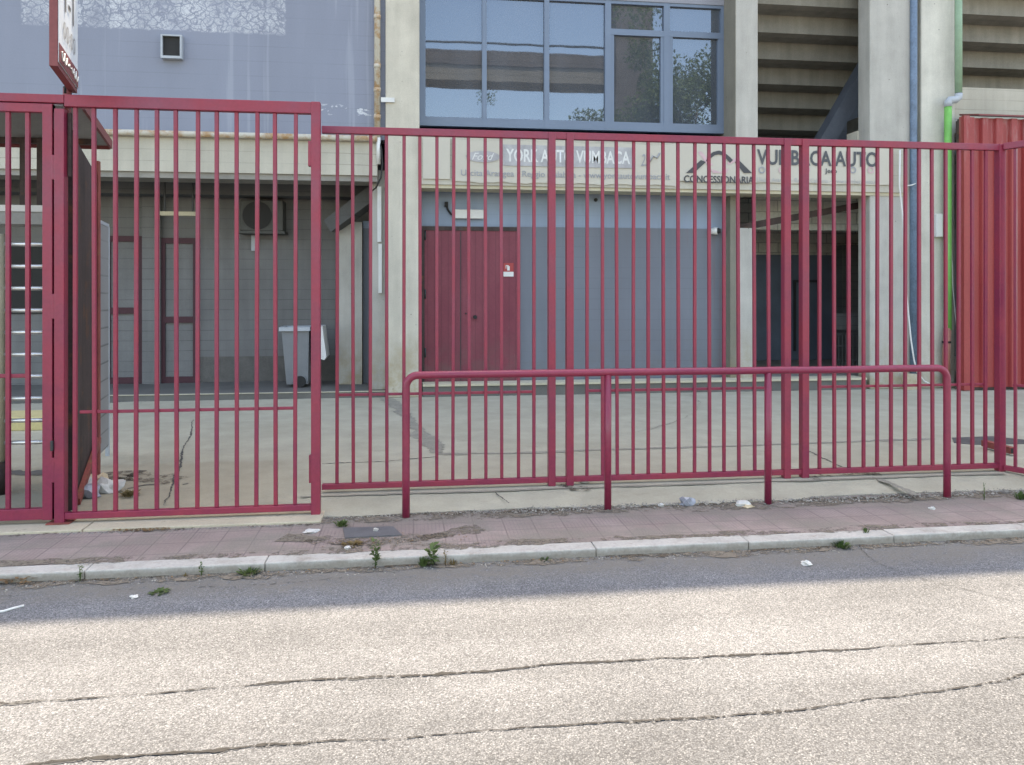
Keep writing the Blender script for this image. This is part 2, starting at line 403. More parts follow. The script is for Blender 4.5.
# ------------------------------------------------------------------ mesh helpers
def box(bm, x0, x1, y0, y1, z0, z1, bev=0.0):
    r = bmesh.ops.create_cube(bm, size=1.0)
    for v in r['verts']:
        v.co = Vector(((x0 + x1) / 2 + v.co.x * (x1 - x0), (y0 + y1) / 2 + v.co.y * (y1 - y0), (z0 + z1) / 2 + v.co.z * (z1 - z0)))
    if bev:
        es = list({e for v in r['verts'] for e in v.link_edges})
        bmesh.ops.bevel(bm, geom=es, offset=bev, segments=2, affect='EDGES', profile=.5)
def bar(bm, a, b, w, h=None):
    """rectangular bar from a to b (w across, h upward)"""
    a, b = Vector(a), Vector(b); d = (b - a); L = d.length
    h = h or w
    r = bmesh.ops.create_cube(bm, size=1.0)
    q = d.to_track_quat('X', 'Z').to_matrix().to_4x4()
    mt = Matrix.Translation((a + b) / 2) @ q @ Matrix.Diagonal((L, w, h, 1))
    bmesh.ops.transform(bm, matrix=mt, verts=r['verts'])
def tube(bm, pts, r, seg=12, cap=True):
    pts = [Vector(p) for p in pts]; rings = []
    prev = None
    for i, p in enumerate(pts):
        d = (pts[min(i + 1, len(pts) - 1)] - pts[max(i - 1, 0)]).normalized()
        if prev is None:
            up = Vector((0, 0, 1)) if abs(d.z) < .9 else Vector((0, 1, 0))
            nx = d.cross(up).normalized()
        else:
            nx = (prev - d * prev.dot(d)).normalized()
        prev = nx; ny = d.cross(nx)
        rr = r[i] if isinstance(r, (list, tuple)) else r
        rings.append([bm.verts.new(p + (nx * math.cos(2 * math.pi * k / seg) + ny * math.sin(2 * math.pi * k / seg)) * rr) for k in range(seg)])
    for a, b in zip(rings, rings[1:]):
        for k in range(seg):
            f = bm.faces.new((a[k], a[(k + 1) % seg], b[(k + 1) % seg], b[k])); f.smooth = True
    if cap:
        bm.faces.new(rings[0][::-1]); bm.faces.new(rings[-1])
def prism(bm, poly, y0, y1):
    """polygon in XZ extruded along Y"""
    a = [bm.verts.new((p[0], y0, p[1])) for p in poly]; b = [bm.verts.new((p[0], y1, p[1])) for p in poly]
    bm.faces.new(a); bm.faces.new(b[::-1])
    for i in range(len(poly)):
        j = (i + 1) % len(poly); bm.faces.new((a[j], a[i], b[i], b[j]))
def prism_x(bm, poly, x0, x1):
    """polygon in YZ extruded along X"""
    a = [bm.verts.new((x0, p[0], p[1])) for p in poly]; b = [bm.verts.new((x1, p[0], p[1])) for p in poly]
    bm.faces.new(a); bm.faces.new(b[::-1])
    for i in range(len(poly)):
        j = (i + 1) % len(poly); bm.faces.new((a[j], a[i], b[i], b[j]))
def sheet(bm, pts):
    bm.faces.new([bm.verts.new(p) for p in pts])
def world_loc(o):
    v = Vector((0, 0, 0))
    while o: v += o.location; o = o.parent
    return v
def link(name, me, parent=None):
    o = bpy.data.objects.new(name, me); COL.objects.link(o)
    if parent: o.parent = parent
    return o
def obj(name, bm, m, parent=None, label=None, local=False, loc=None):
    """mesh in world coordinates (or local ones) -> one object; a top-level mesh gets its origin at loc"""
    bmesh.ops.recalc_face_normals(bm, faces=bm.faces[:])
    off = None
    if not local:
        off = world_loc(parent) if parent else (Vector(loc) if loc else None)
        if off: bmesh.ops.translate(bm, vec=-off, verts=bm.verts[:])
    me = bpy.data.meshes.new(name); bm.to_mesh(me); bm.free()
    me.materials.append(M[m] if isinstance(m, str) else m)
    o = link(name, me, parent)
    if not parent and off: o.location = off
    if label: o['label'] = label
    return o
def tag(o, label, cat, group=None, kind=None):
    if label: o['label'] = label
    if cat: o['category'] = cat
    if group: o['group'] = group
    if kind: o['kind'] = kind
    return o
def thing(name, label, cat, loc, group=None, rotz=0.0):
    o = bpy.data.objects.new(name, None); COL.objects.link(o)
    o.empty_display_size = .2; o.location = loc; o.rotation_euler = (0, 0, rotz)
    return tag(o, label, cat, group)
def struct(name, bm, m):
    o = obj(name, bm, m); o['kind'] = 'structure'; return o
def B(): return bmesh.new()
def abox(name, m, parent, *a, label=None, bev=0.0):
    bm = B(); box(bm, *a, bev=bev); return obj(name, bm, m, parent, label)

def text(name, s, x0, x1, z0, z1, y, m, parent, bold=0.0, slant=0.0):
    cu = bpy.data.curves.new(name, 'FONT'); cu.body = s; cu.size = 1.0; cu.offset = bold; cu.resolution_u = 3; cu.shear = slant
    t = bpy.data.objects.new(name, cu); COL.objects.link(t)
    bpy.context.view_layer.update()
    me = bpy.data.meshes.new_from_object(t.evaluated_get(bpy.context.evaluated_depsgraph_get()))
    bpy.data.objects.remove(t); bpy.data.curves.remove(cu)
    xs = [v.co.x for v in me.vertices]; ys = [v.co.y for v in me.vertices]
    a, b, c, d = min(xs), max(xs), min(ys), max(ys)
    off = world_loc(parent)
    for v in me.vertices:
        v.co = Vector((x0 + (v.co.x - a) / (b - a) * (x1 - x0), y, z0 + (v.co.y - c) / (d - c) * (z1 - z0))) - off
    me.materials.clear(); me.materials.append(M[m])
    return link(name, me, parent)

def thicken(bm, vec):
    r = bmesh.ops.extrude_face_region(bm, geom=bm.faces[:])
    bmesh.ops.translate(bm, vec=vec, verts=[v for v in r['geom'] if isinstance(v, bmesh.types.BMVert)])
# ------------------------------------------------------------------ ground
bm = B(); sheet(bm, [(-400, -400, -.12), (400, -400, -.12), (400, 400, -.12), (-400, 400, -.12)]); struct('ground', bm, 'earth')
bm = B(); box(bm, -70, 70, -9, 4.70, -.11, -.05); struct('road', bm, 'asphalt')
YK0, YK1 = 4.68, 4.815
bm = B()
xk = X(86, 4.7) - 40
while xk < 45:
    j = random.uniform(-.003, .004)
    box(bm, xk + .0015, xk + .9985, YK0 + random.uniform(-.004, .004), YK1, -.11, .004 + j, bev=.008)
    xk += 1.0
struct('kerb', bm, 'kerb')
bm = B(); box(bm, -70, 70, YK1, 5.7, -.10, 0.0); struct('pavement', bm, 'pavers')
XS = X(322, 5.5)
# concrete yard behind the fence: flat, with a short ramp down to the pavement; ragged front edge
bm = B()
xs = [-70, -30, -12, -6, -4, -3, -2.2] + [XS - .6 + .09 * i for i in range(78)] + [7, 9, 14, 30, 70]
rows = []
for x in xs:
    e = 5.585 + .02 * math.sin(x * 2.1) + random.uniform(-.012, .012) + (.05 if x > 3 else 0)
    rows.append([bm.verts.new((x, yy, zz)) for yy, zz in ((e, -.05), (e, .006), (e + .10, .014), (5.98, .046), (6.3, .05), (17, .05))])
for a, b in zip(rows, rows[1:]):
    for k in range(5): bm.faces.new((a[k], b[k], b[k + 1], a[k + 1]))
struct('yard', bm, 'yard')
# cream concrete threshold under the tall gates
bm = B()
xa = X(86, 5.5)
for x0, x1 in ((-9, xa - .004), (xa + .004, XS)):
    box(bm, x0, x1, 5.44, 5.70, -.05, .016, bev=.006)
struct('threshold', bm, 'strip')

def ribbon(name, pts, w, z, m, jag=.006, gap=0.0, step=.018):
    bm = B(); P0 = [Vector((p[0], p[1], 0)) for p in pts]; out = []
    for a, b in zip(P0, P0[1:]):
        k = max(1, int((b - a).length / step))
        for i in range(k): out.append(a.lerp(b, i / k))
    out.append(P0[-1])
    rows = []; ww = w; dr = 0; on = True; faint = 1.0
    for i, p in enumerate(out):
        d = (out[min(i + 1, len(out) - 1)] - out[max(i - 1, 0)]).normalized(); nn = Vector((-d.y, d.x, 0))
        if gap:
            faint = max(.25, min(1.5, faint + random.uniform(-.22, .22)))
            ww = w * faint * random.uniform(.35, 1.3)
        else: ww = max(w * .6, min(w * 1.4, ww + random.uniform(-.2, .2) * w))
        dr = dr * .9 + random.uniform(-jag, jag)
        rows.append((bm.verts.new(p + nn * (dr + ww / 2) + Vector((0, 0, z))), bm.verts.new(p + nn * (dr - ww / 2) + Vector((0, 0, z))), faint))
    for a, b in zip(rows, rows[1:]):
        if gap and random.random() < gap * (1.6 - a[2]): continue
        bm.faces.new((a[0], a[1], b[1], b[0]))
    return struct(name, bm, m)
g = lambda L, z: [G(px, py, z) for px, py in L]
RC1 = g([(-40, 708), (0, 704.7), (113, 697), (200, 689), (342, 679), (476, 672), (576, 663.6), (676, 658.6), (760, 655), (830, 651), (930, 644), (1024, 638), (1070, 634)], -.05)
RC2 = g([(20, 768), (50, 763), (134, 757), (247, 747.7), (342, 742.7), (405, 739.7), (492, 730), (576, 726), (676, 719), (740, 716), (794, 711), (883, 698), (956, 688), (1024, 674.5), (1070, 668)], -.05)
for rc in (RC1, RC2):
    st_ = random.getstate()
    ribbon('road_crack', rc, .024, -.0472, 'crumble', .004, 1e-6)
    random.setstate(st_)
    ribbon('road_crack', rc, .014, -.0455, 'crackcore', .004, 1e-6)
ribbon('road_crack', g([(861, 541), (863, 550), (872, 559), (883, 566), (930, 581), (1016, 603), (1060, 612)], -.05), .011, -.046, 'crackcore', .006, 1e-6)
ribbon('road_crack', g([(0, 597), (40, 594), (90, 593), (140, 589), (230, 586), (342, 578)], -.05), .009, -.046, 'crack', .012, .7)
# yard: trench patch, slab joints, cracks
zy = .054
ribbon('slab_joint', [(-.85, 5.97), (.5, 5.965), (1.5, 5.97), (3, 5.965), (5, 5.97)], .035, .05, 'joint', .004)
ribbon('trench_patch', g([(386, 398), (400, 410), (420, 432), (437, 453)], .05), .17, zy, 'joint', .01)
ribbon('slab_joint', g([(437, 454), (512, 453), (640, 449), (765, 445), (860, 441.5), (935, 439)], .05), .07, zy, 'joint', .008)
ribbon('slab_joint', g([(322, 464), (380, 462), (437, 457)], .05), .012, zy, 'crack', .006, .15)
ribbon('slab_joint', g([(804, 449), (822, 458), (842, 467)], .05), .012, zy, 'crack', .005, .1)
ribbon('slab_joint', g([(862, 474), (880, 481), (905, 492), (915, 497)], .03), .05, .046, 'joint', .01)
ribbon('slab_joint', g([(496, 495), (510, 506)], .02), .01, .042, 'crack', .005)
ribbon('yard_crack', g([(193, 420), (191, 434), (183, 450), (181, 466), (174, 480), (168, 498), (164, 505)], .05), .014, zy, 'crack', .005, .05)
ribbon('yard_crack', g([(128, 489), (142, 486), (158, 484)], .05), .016, zy, 'crack', .01, .1)
ribbon('yard_crack', g([(183, 485), (189, 484)], .05), .02, zy, 'crack', .01)
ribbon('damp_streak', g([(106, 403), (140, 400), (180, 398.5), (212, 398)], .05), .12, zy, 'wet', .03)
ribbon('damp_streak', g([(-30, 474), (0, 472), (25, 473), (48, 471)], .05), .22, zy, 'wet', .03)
for nm, L, w_, z_, m_ in (
    ('kerb_dirt', [(-9, 4.64), (-3, 4.635), (0, 4.64), (3, 4.64), (9, 4.64)], .10, -.0455, 'dirt'),
    ('kerb_dirt', [(-9, 4.655), (9, 4.655)], .04, -.045, 'darkdirt'),
    ('pavement_dirt', [(-4, 5.415), (-2.6, 5.42), (XS, 5.42)], .06, .004, 'darkdirt'),
    ('pavement_dirt', [(-.85, 5.16), (-.5, 5.02), (-.1, 5.0), (.2, 5.08), (.45, 5.2)], .17, .004, 'dirt'),
    ('pavement_dirt', [(-.7, 5.03), (-.4, 4.97), (-.05, 4.97), (.25, 5.08)], .09, .005, 'darkdirt'),
    ('pavement_dirt', [(-1.2, 5.55), (0, 5.5), (1.5, 5.49), (3, 5.5), (5.2, 5.52)], .17, .004, 'dirt'),
    ('pavement_dirt', [(-1.2, 5.57), (0, 5.555), (2, 5.55), (5.2, 5.56)], .07, .0055, 'darkdirt'),
    ('pavement_dirt', [(-4, 4.85), (0, 4.85), (5, 4.85)], .09, .004, 'dirt')):
    ribbon(nm, L, w_, z_, m_, .01)
ribbon('yard_stain', g([(800, 476), (840, 473), (880, 474)], .047), .22, .052, 'dirt', .02)
ribbon('yard_stain', g([(560, 487), (575, 489), (592, 491)], .03), .14, .049, 'darkdirt', .02)
ribbon('yard_stain', g([(100, 478), (130, 474), (180, 480)], .05), .3, .0545, 'dirt', .02)
ribbon('tyre_mark', g([(690, 394), (700, 402), (696, 412), (680, 420), (655, 428), (625, 434)], .05), .016, zy, 'joint', .008, .25)

# ------------------------------------------------------------------ fences
def mesh_of(bm, name, m):
    me = bpy.data.meshes.new(name); bmesh.ops.recalc_face_normals(bm, faces=bm.faces[:]); bm.to_mesh(me); bm.free(); me.materials.append(M[m]); return me
def bar_mesh(w, z0, z1):
    bm = B(); box(bm, -w / 2, w / 2, -w / 2, w / 2, z0, z1, bev=.004); return mesh_of(bm, 'bar', 'fence')
def lpart(name, parent, *a, bev=.004, m='fence', label=None):
    bm = B(); box(bm, *a, bev=bev); return obj(name, bm, m, parent, label, local=True)
def panel(name, label, cat, origin, bars, posts, x0, x1, ztop, zbot, rail, zmid, midx, barw, postw, zpost, rotz=0, group=None, railtop=None):
    """bars / posts: x positions in the panel's own frame"""
    t = thing(name, label, cat, origin, group, rotz)
    rt = railtop or rail
    lpart('top_rail', t, x0, x1, -rail / 2, rail / 2, ztop - rt, ztop)
    lpart('bottom_rail', t, x0, x1, -rail / 2 + .003, rail / 2 - .003, zbot, zbot + .042)
    if zmid: lpart('middle_rail', t, midx[0], midx[1], .004, .020, zmid - .011, zmid + .011)
    me = bar_mesh(barw, zbot + .042, ztop - rt)
    for b in bars:
        o = link('bar', me, t); o.location = (b + random.uniform(-.002, .002), random.uniform(-.001, .001), 0); o.rotation_euler = (random.uniform(-.003, .003), random.uniform(-.0035, .0035), random.uniform(-.06, .06))
    for p in posts:
        lpart('post', t, p - postw / 2, p + postw / 2, -postw / 2 - .004, postw / 2 + .004, zpost, ztop - .002)
    return t
YF, YT, YH = 6.08, 5.63, 5.51
ZF, ZT = 2.882, 2.953
GF = 'crimson fence panels along the yard'
# three straight panels
xo = X(322, YF)
L1 = [336.8, 353.4, 370.2, 387, 403.6, 420.4, 436.7, 453, 469.4, 486, 502, 518.3, 533.8]
L2 = [586.8, 602.4, 617.4, 633.2, 648.3, 663.6, 679, 694.5, 709.5, 724, 739, 754.7, 769.3]
L3 = [819.5, 834.5, 849, 863.4, 877, 891, 905, 919.4, 932.5, 946, 958.5, 972, 985]
def fx(L, Y, o): return [X(p, Y) - o for p in L]
zm = .80
panel('fence_panel', 'crimson fence panel between the tall gate and the first pair of posts', 'fence panel', (xo, YF, 0), fx(L1, YF, xo), fx([551.5], YF, xo),
      0, X(551, YF) - xo, ZF, .073, .05, zm, (X(336, YF) - xo, X(534.5, YF) - xo), .026, .058, .046, group=GF, railtop=.056)
xo = X(569.5, YF)
panel('fence_panel', 'middle crimson fence panel, bounded by a pair of square posts at either end', 'fence panel', (xo, YF, 0), fx(L2, YF, xo), fx([569.5, 786], YF, xo),
      X(553, YF) - xo, X(788, YF) - xo, ZF, .073, .05, zm, (X(586, YF) - xo, X(770, YF) - xo), .026, .058, .046, group=GF, railtop=.056)
xo = X(804, YF); xc = X(1000, YF)
panel('fence_panel', 'crimson fence panel reaching the corner post in front of the red shed', 'fence panel', (xo, YF, 0), fx(L3, YF, xo), fx([804, 1000], YF, xo),
      X(789, YF) - xo, xc - xo, ZF, .073, .05, zm, (X(818.5, YF) - xo, X(986, YF) - xo), .026, .060, .046, group=GF, railtop=.056)
# return towards the street
e = P(1024, 475, 5.916); dv = (e - Vector((xc, YF, e.z))); dv.z = 0; dv.normalize()
rz = math.atan2(dv.y, dv.x)
panel('fence_panel', 'crimson fence panel turning from the corner post towards the street', 'fence panel', (xc + dv.x * .035, YF + dv.y * .035, 0), [.115 * (i + 1) - .03 for i in range(4)], [.52],
      0, .52, ZF + .004, .06, .05, zm, (.06, .44), .024, .058, .03, rotz=rz, group=GF, railtop=.056)
# tall gate leaf
xo = X(65.8, YT)
TB = [74.8, 95, 115.5, 135.8, 157, 177.2, 197.2, 216.6, 236.7, 256.2, 275.6, 294.8]
tg = panel('gate_leaf', 'wide tall crimson barred gate leaf, closed on the cream threshold', 'gate', (xo, YT, .036), fx(TB, YT, xo), [], 0, X(318, YT) - xo, ZT - .036, .006, .056, .735,
      (X(79, YT) - xo, X(296, YT) - xo), .027, .06, 0, railtop=.082)
lpart('post', tg, X(311.5, YT) - xo, X(320.5, YT) - xo, -.034, .034, -.034, ZT - .034)
lpart('latch_plate', tg, X(309, YT) - xo, X(312, YT) - xo, -.012, .03, .20, .40)
lpart('hinge', tg, X(308.5, YT) - xo, X(312, YT) - xo, -.03, .02, 2.46, 2.64)
for pxx, za, zb in ((70.5, 2.36, 2.80),):
    lpart('guide_plate', tg, X(66.5, YT) - xo, X(70.5, YT) - xo, .012, .03, za, zb, m='sheet')
# gate post that carries the left leaf
t = thing('gate_post', 'square crimson gate post between narrow leaf and wide leaf', 'post', (X(61.2, YT), YT, .017))
lpart('shaft', t, -.032, .032, -.034, .034, 0, ZT - .12 - .036 + .04)
lpart('base_plate', t, -.075, .075, -.06, .06, .001, .008, bev=0, m='rustbar')
for zz in (.28, 1.4, 2.35): lpart('hinge', t, -.052, -.030, -.03, -.012, zz, zz + .17)
lpart('padlock', t, -.05, -.033, -.052, -.032, .5, .57, m='darkmetal')
t2 = thing('gate_lintel', 'long crimson beam across the top of narrow gate leaf', 'beam', (X(30, YT), YT, ZT - .06))
lpart('beam', t2, -1.6, X(65.6, YT) - X(30, YT), -.03, .03, 0, .058)
xo = X(-60, YT)
nl = thing('gate_leaf', 'narrow crimson gate leaf in front of the turnstile bars', 'gate', (xo, YT, .036))
zt = ZT - .036 - .066
xl = X(49, YT) - xo
lpart('top_rail', nl, 0, X(54, YT) - xo, -.025, .025, zt - .06, zt)
lpart('bottom_rail', nl, 0, X(54, YT) - xo, -.025, .025, .01, .085)
lpart('stile', nl, X(44, YT) - xo, X(54, YT) - xo, -.028, .028, .006, zt - .002)
lpart('stile', nl, -.03, .035, -.028, .028, .006, zt - .002)
lpart('middle_rail', nl, .035, X(28, YT) - xo, .004, .022, Z(15, 378, YT) - .036, Z(15, 374, YT) - .036)
me = bar_mesh(.028, .085, zt - .06)
for b in [-47, -29.5, -11, 8.3, 28]:
    o = link('bar', me, nl); o.location = (X(b, YT) - xo, 0, 0)

# ------------------------------------------------------------------ hand rail
t = thing('hand_rail', 'crimson round tube guard rail on the pavement before the fence', 'guard rail', (X(406, YH), YH, 0))
xa, xb = X(406, YH), X(947, YH); rt = .0275; zr = 1.035 - rt; rad = .085
bm = B(); pts = [(xa, YH, -.02), (xa, YH, .3), (xa, YH, zr - rad)]
for k in range(1, 8):
    a = math.pi / 2 * k / 8; pts.append((xa + rad - rad * math.cos(a), YH, zr - rad + rad * math.sin(a)))
pts.append((xa + rad, YH, zr))
for k in range(1, 12): pts.append((xa + rad + (xb - xa - 2 * rad) * k / 12, YH, zr + random.uniform(-.002, .002)))
pts.append((xb - rad, YH, zr))
for k in range(1, 8):
    a = math.pi / 2 * k / 8; pts.append((xb - rad + rad * math.sin(a), YH, zr - rad + rad * math.cos(a)))
pts += [(xb, YH, zr - rad), (xb, YH, .3), (xb, YH, -.02)]
tube(bm, pts, rt, 14); obj('bent_tube', bm, 'rail', t)
for px in (607.8, 768):
    x = X(px, YH); bm = B(); tube(bm, [(x, YH, -.02), (x, YH, .5), (x, YH, zr - rt * .6)], .0265, 14); obj('post', bm, 'rail', t)

# ------------------------------------------------------------------ stadium building
YC, YW, YB = 11.4, 11.9, 14.8
HT = 16.95
b = thing('stadium_building', 'large grey concrete stadium with blue glazed bay and stepped stands', 'building', (0, YC, .05))
zfb, zft = Z(600, 191, YC), Z(600, 136, YC)            # fascia bottom / top (right)
zlb, zlt = Z(200, 178, YC), Z(200, 137, YC)            # left fascia
xc1a, xc1b = X(385.5, YC), X(419.5, YC)
xc2a, xc2b = X(736, YC), X(758, YC)
xc3a, xc3b = X(870, YC), X(911, YC)
xc4a, xc4b = X(921, YC + .03), X(955, YC + .03)
def bx(name, m, *a, label=None, bev=0.0): return abox(name, m, b, *a, label=label, bev=bev)
bx('column', 'column', xc1a, xc1b, YC, YC + 1.4, .05, HT - .3, bev=.015)
bx('column', 'column2', xc2a, xc2b, YC, YC + .9, zfb + .01, HT - .3, bev=.012)
bx('column', 'column2', xc3a, xc3b, YC, YC + .34, .05, HT - .3, bev=.02)
bx('column', 'colwhite', xc4a, xc4b, YC + .03, YC + 1.4, .05, HT - .3, bev=.02, label='whitewashed column beside the green drainpipe')
xj = X(740, YC + .25)
bx('column', 'column2', X(739.5, YC + .25), X(753, YC + .25), YC + .25, YC + .6, .2, Z(745, 228, YC + .25))
bx('side_wall', 'rawside', X(724.5, YW), X(739, YC + .25) + .02, YC + .27, YW + .8, .2, zfb + .2)
bx('side_wall', 'rawside', xc2a - .01, xc2a + .1, YC + .012, YW + .8, zfb + .3, HT - .4)
# fascias
bx('fascia_beam', 'fascia', -45, xc1a - .12, YC + .02, YC + .3, zlb + .085, zlt, label='cream concrete beam under the grey-blue wall')
bx('beam_lip', 'platform', -45, xc1a - .12, YC + .05, YC + .5, zlb, zlb + .083)
bx('fascia_beam', 'fascia', xc1b + .002, X(906, YC), YC - .04, YC + .22, zfb + .05, zft, label='cream concrete beam carrying the banners')
bx('beam_lip', 'platform_edge', xc1b + .002, X(906, YC), YC - .015, YC + .4, zfb, zfb + .048)
# upper walls
ZU = zlt
bx('upper_wall', 'upper', -45, xc1a + .05, 11.5, 11.8, ZU + .04, HT, label='grey-blue wall with flaking white paint')
bx('wall_ledge', 'fascia', -45, xc1a - .12, YC + .06, 11.62, ZU + .002, ZU + .038)
bx('parapet', 'upper', X(379, 11.5), 45, YC + .1, 11.8, HT - 5.0, HT)
bx('shadow_edge_beam', 'fascia', -45, 45, YC - .05, 11.85, HT + .001, HT + .12)  # unseen beam, added to give the street shadow one straight edge
# rust downpipe on wall + horizontal pipe
bm = B(); xp = X(377.3, 11.42); tube(bm, [(xp, 11.42, ZU + .02), (xp, 11.42, 7), (xp, 11.42, HT - .2)], .045, 12)
for zz in (Z(377, 17, 11.42), Z(377, 66, 11.42), Z(377, 90, 11.42), Z(377, 117, 11.42)): tube(bm, [(xp, 11.42, zz - .03), (xp, 11.42, zz + .03)], .052, 12)
obj('drainpipe', bm, 'rust', b, 'cream vertical pipe spotted with rust')
bx('pipe_bracket', 'white', X(381, YC - .02), X(394.5, YC - .02), YC - .03, YC - .004, Z(388, 102.5, YC), Z(388, 98, YC))
bm = B(); zz = Z(200, 134.5, YC - .02); tube(bm, [(-45, YC - .035, zz), (-10, YC - .035, zz), (xp, YC - .035, zz)], .042, 10); obj('water_pipe', bm, 'rust', b, 'cream horizontal pipe with rust runs')
bm = B(); x = X(378.5, YC); tube(bm, [(x, YC + .02, Z(378, 164, YC)), (x, YC - .03, Z(378, 138, YC))], .03, 10); obj('pipe_stub', bm, 'white', b)
bm = B(); tube(bm, [(X(379, YC), YC - .02, Z(379, 140, YC)), (X(381.5, YC), YC - .03, Z(381, 150, YC)), (X(382.5, YC), YC - .03, Z(382, 165, YC)), (X(381, YC), YC - .03, Z(381, 178, YC)), (X(376, YC), YC - .02, Z(376, 188, YC)), (X(370, YC), YC + .2, Z(370, 190, YC))], .012, 6); obj('cable', bm, 'rubber', b)
x = X(382.5, YC + .4)
# left recess
YR = 13.0
bx('recess_floor', 'shadedfloor', -45, xc1a + .3, YC + .05, 17, 0, .135)
bx('recess_edge', 'platform_edge', -45, xc1a, YC + .04, YC + .12, .136, .141)
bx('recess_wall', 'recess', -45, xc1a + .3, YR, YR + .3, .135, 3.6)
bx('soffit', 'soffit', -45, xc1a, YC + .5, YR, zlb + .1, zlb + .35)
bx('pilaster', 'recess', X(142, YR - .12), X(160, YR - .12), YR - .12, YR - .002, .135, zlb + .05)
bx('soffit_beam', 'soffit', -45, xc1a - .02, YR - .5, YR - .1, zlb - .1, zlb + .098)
# inner pillar + side opening at the right end of the recess
bx('column', 'column2', X(370, YC + .25), xc1a + .02, YC + .25, YC + .7, .136, zlb + .2, bev=.01, label='grey pier tucked behind the first pale column')
bx('pillar', 'column2', X(338, 12.4), X(362, 12.4), 12.4, 12.98, .137, Z(350, 222, 12.4), label='cream stained pillar inside the recess')
bx('side_strip', 'midwall', X(363, 12.5), X(371, 12.5), 12.5, 12.9, .137, Z(366, 221, 12.5))
bm = B(); bar(bm, (X(330, 12.2), 12.35, Z(330, 226, 12.2)), (X(384, 12.0), 12.1, Z(380, 186, 12.0)), .3, .22); obj('sloping_beam', bm, 'soffit', b)
# red framed door in recess
def framed_door(pa, pb, pt, pbm, mid, lab):
    Y = YR - .03
    x0, x1, z0, z1 = X(pa, Y), X(pb, Y), .137, Z((pa + pb) / 2, pt, Y)
    d = abox('door', 'recess', b, x0 + .05, x1 - .05, Y + .006, Y + .028, z0, z1 - .04, label=lab)
    bm = B(); w = .07
    box(bm, x0, x0 + w, Y - .03, Y + .004, z0, z1); box(bm, x1 - w, x1, Y - .03, Y + .004, z0, z1)
    zmm = Z((pa + pb) / 2, mid, Y)
    for za, zb in ((z1 - .09, z1), (zmm - .06, zmm + .04), (z0, z0 + .1)): box(bm, x0 + w, x1 - w, Y - .028, Y + .002, za, zb)
    obj('door_frame', bm, 'darkmaroon', d)
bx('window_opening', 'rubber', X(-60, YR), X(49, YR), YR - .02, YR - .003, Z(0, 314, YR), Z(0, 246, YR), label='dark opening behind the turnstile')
framed_door(161, 198, 238, 384, 319, 'grey door in a dark red frame inside the recess')
framed_door(106, 143, 236, 384, 310, 'dark door beside the gridded side panel')
bx('damp_plinth', 'wet', X(200, YR), xc1a - .4, YR - .006, YR - .002, .136, .55)
# middle bay: platform, wall, windows
bx('platform', 'platform', xc1b - .2, X(872, YB), YC + .345, 17, 0, .215)
bx('platform_edge', 'platform_edge', xc1b + .05, xc3a - .06, YC - .02, YC + .34, .205, .236)
bx('platform_front', 'shadedfloor', xc1b + .05, xc3a - .06, YC, YC + .34, 0, .204)  # shade of the step face painted in with the darker concrete
zhead = Z(600, 2, YW)
bx('middle_wall', 'midwall', xc1b - .3, X(724.5, YW), YW, YW + .3, .217, Z(600, 136, YW), label='two-tone blue wall with pale upper strip')
bx('lintel', 'lintel', xc1b - .3, xc2a, YW - .06, YW + .2, Z(600, 2, YW) + .02, HT - .05)
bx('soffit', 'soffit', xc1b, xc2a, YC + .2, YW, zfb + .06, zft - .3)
# windows
zwb, zwt = Z(570, 130, YW), zhead + .03
w = thing('window_band', None, None, (0, 0, 0)); w.parent = b; w.location = -b.location
def wbox(name, m, *a): return abox(name, m, w, *a)
xe = [X(p, YW) for p in (422, 484.2, 546.3, 607.4, 666, 722.5)]
bm = B()
fr = [(422, 7), (484.2, 4.5), (546.3, 5), (607.4, 6), (666, 6), (722.5, 5)]
for p, wd in fr: box(bm, X(p - wd / 2, YW), X(p + wd / 2, YW), YW - .05, YW + .06, zwb, zwt)
zA, zB = zwb, zwb + .14
for i in range(5):
    x0, x1 = X(fr[i][0] + fr[i][1] / 2, YW), X(fr[i + 1][0] - fr[i + 1][1] / 2, YW)
    box(bm, x0, x1, YW - .047, YW + .057, zA, zB)
    box(bm, x0, x1, YW - .047, YW + .057, zwt - .06, zwt)
    if i >= 3:
        zt = Z(637 if i == 3 else 693, 33.5 if i == 3 else 35.5, YW)
        box(bm, x0, x1, YW - .047, YW + .057, zt - .05, zt + .045)
        box(bm, x0, x0 + .05, YW - .04, YW + .05, zB, zt - .05); box(bm, x1 - .05, x1, YW - .04, YW + .05, zB, zt - .05)
obj('window_frame', bm, 'alu', w)
for i in range(5):
    x0, x1 = X(fr[i][0] + fr[i][1] / 2, YW) - .01, X(fr[i + 1][0] - fr[i + 1][1] / 2, YW) + .01
    bm = B(); box(bm, x0, x1, YW + .0, YW + .012, zB - .01, zwt - .05); obj('pane', bm, 'glass', w)
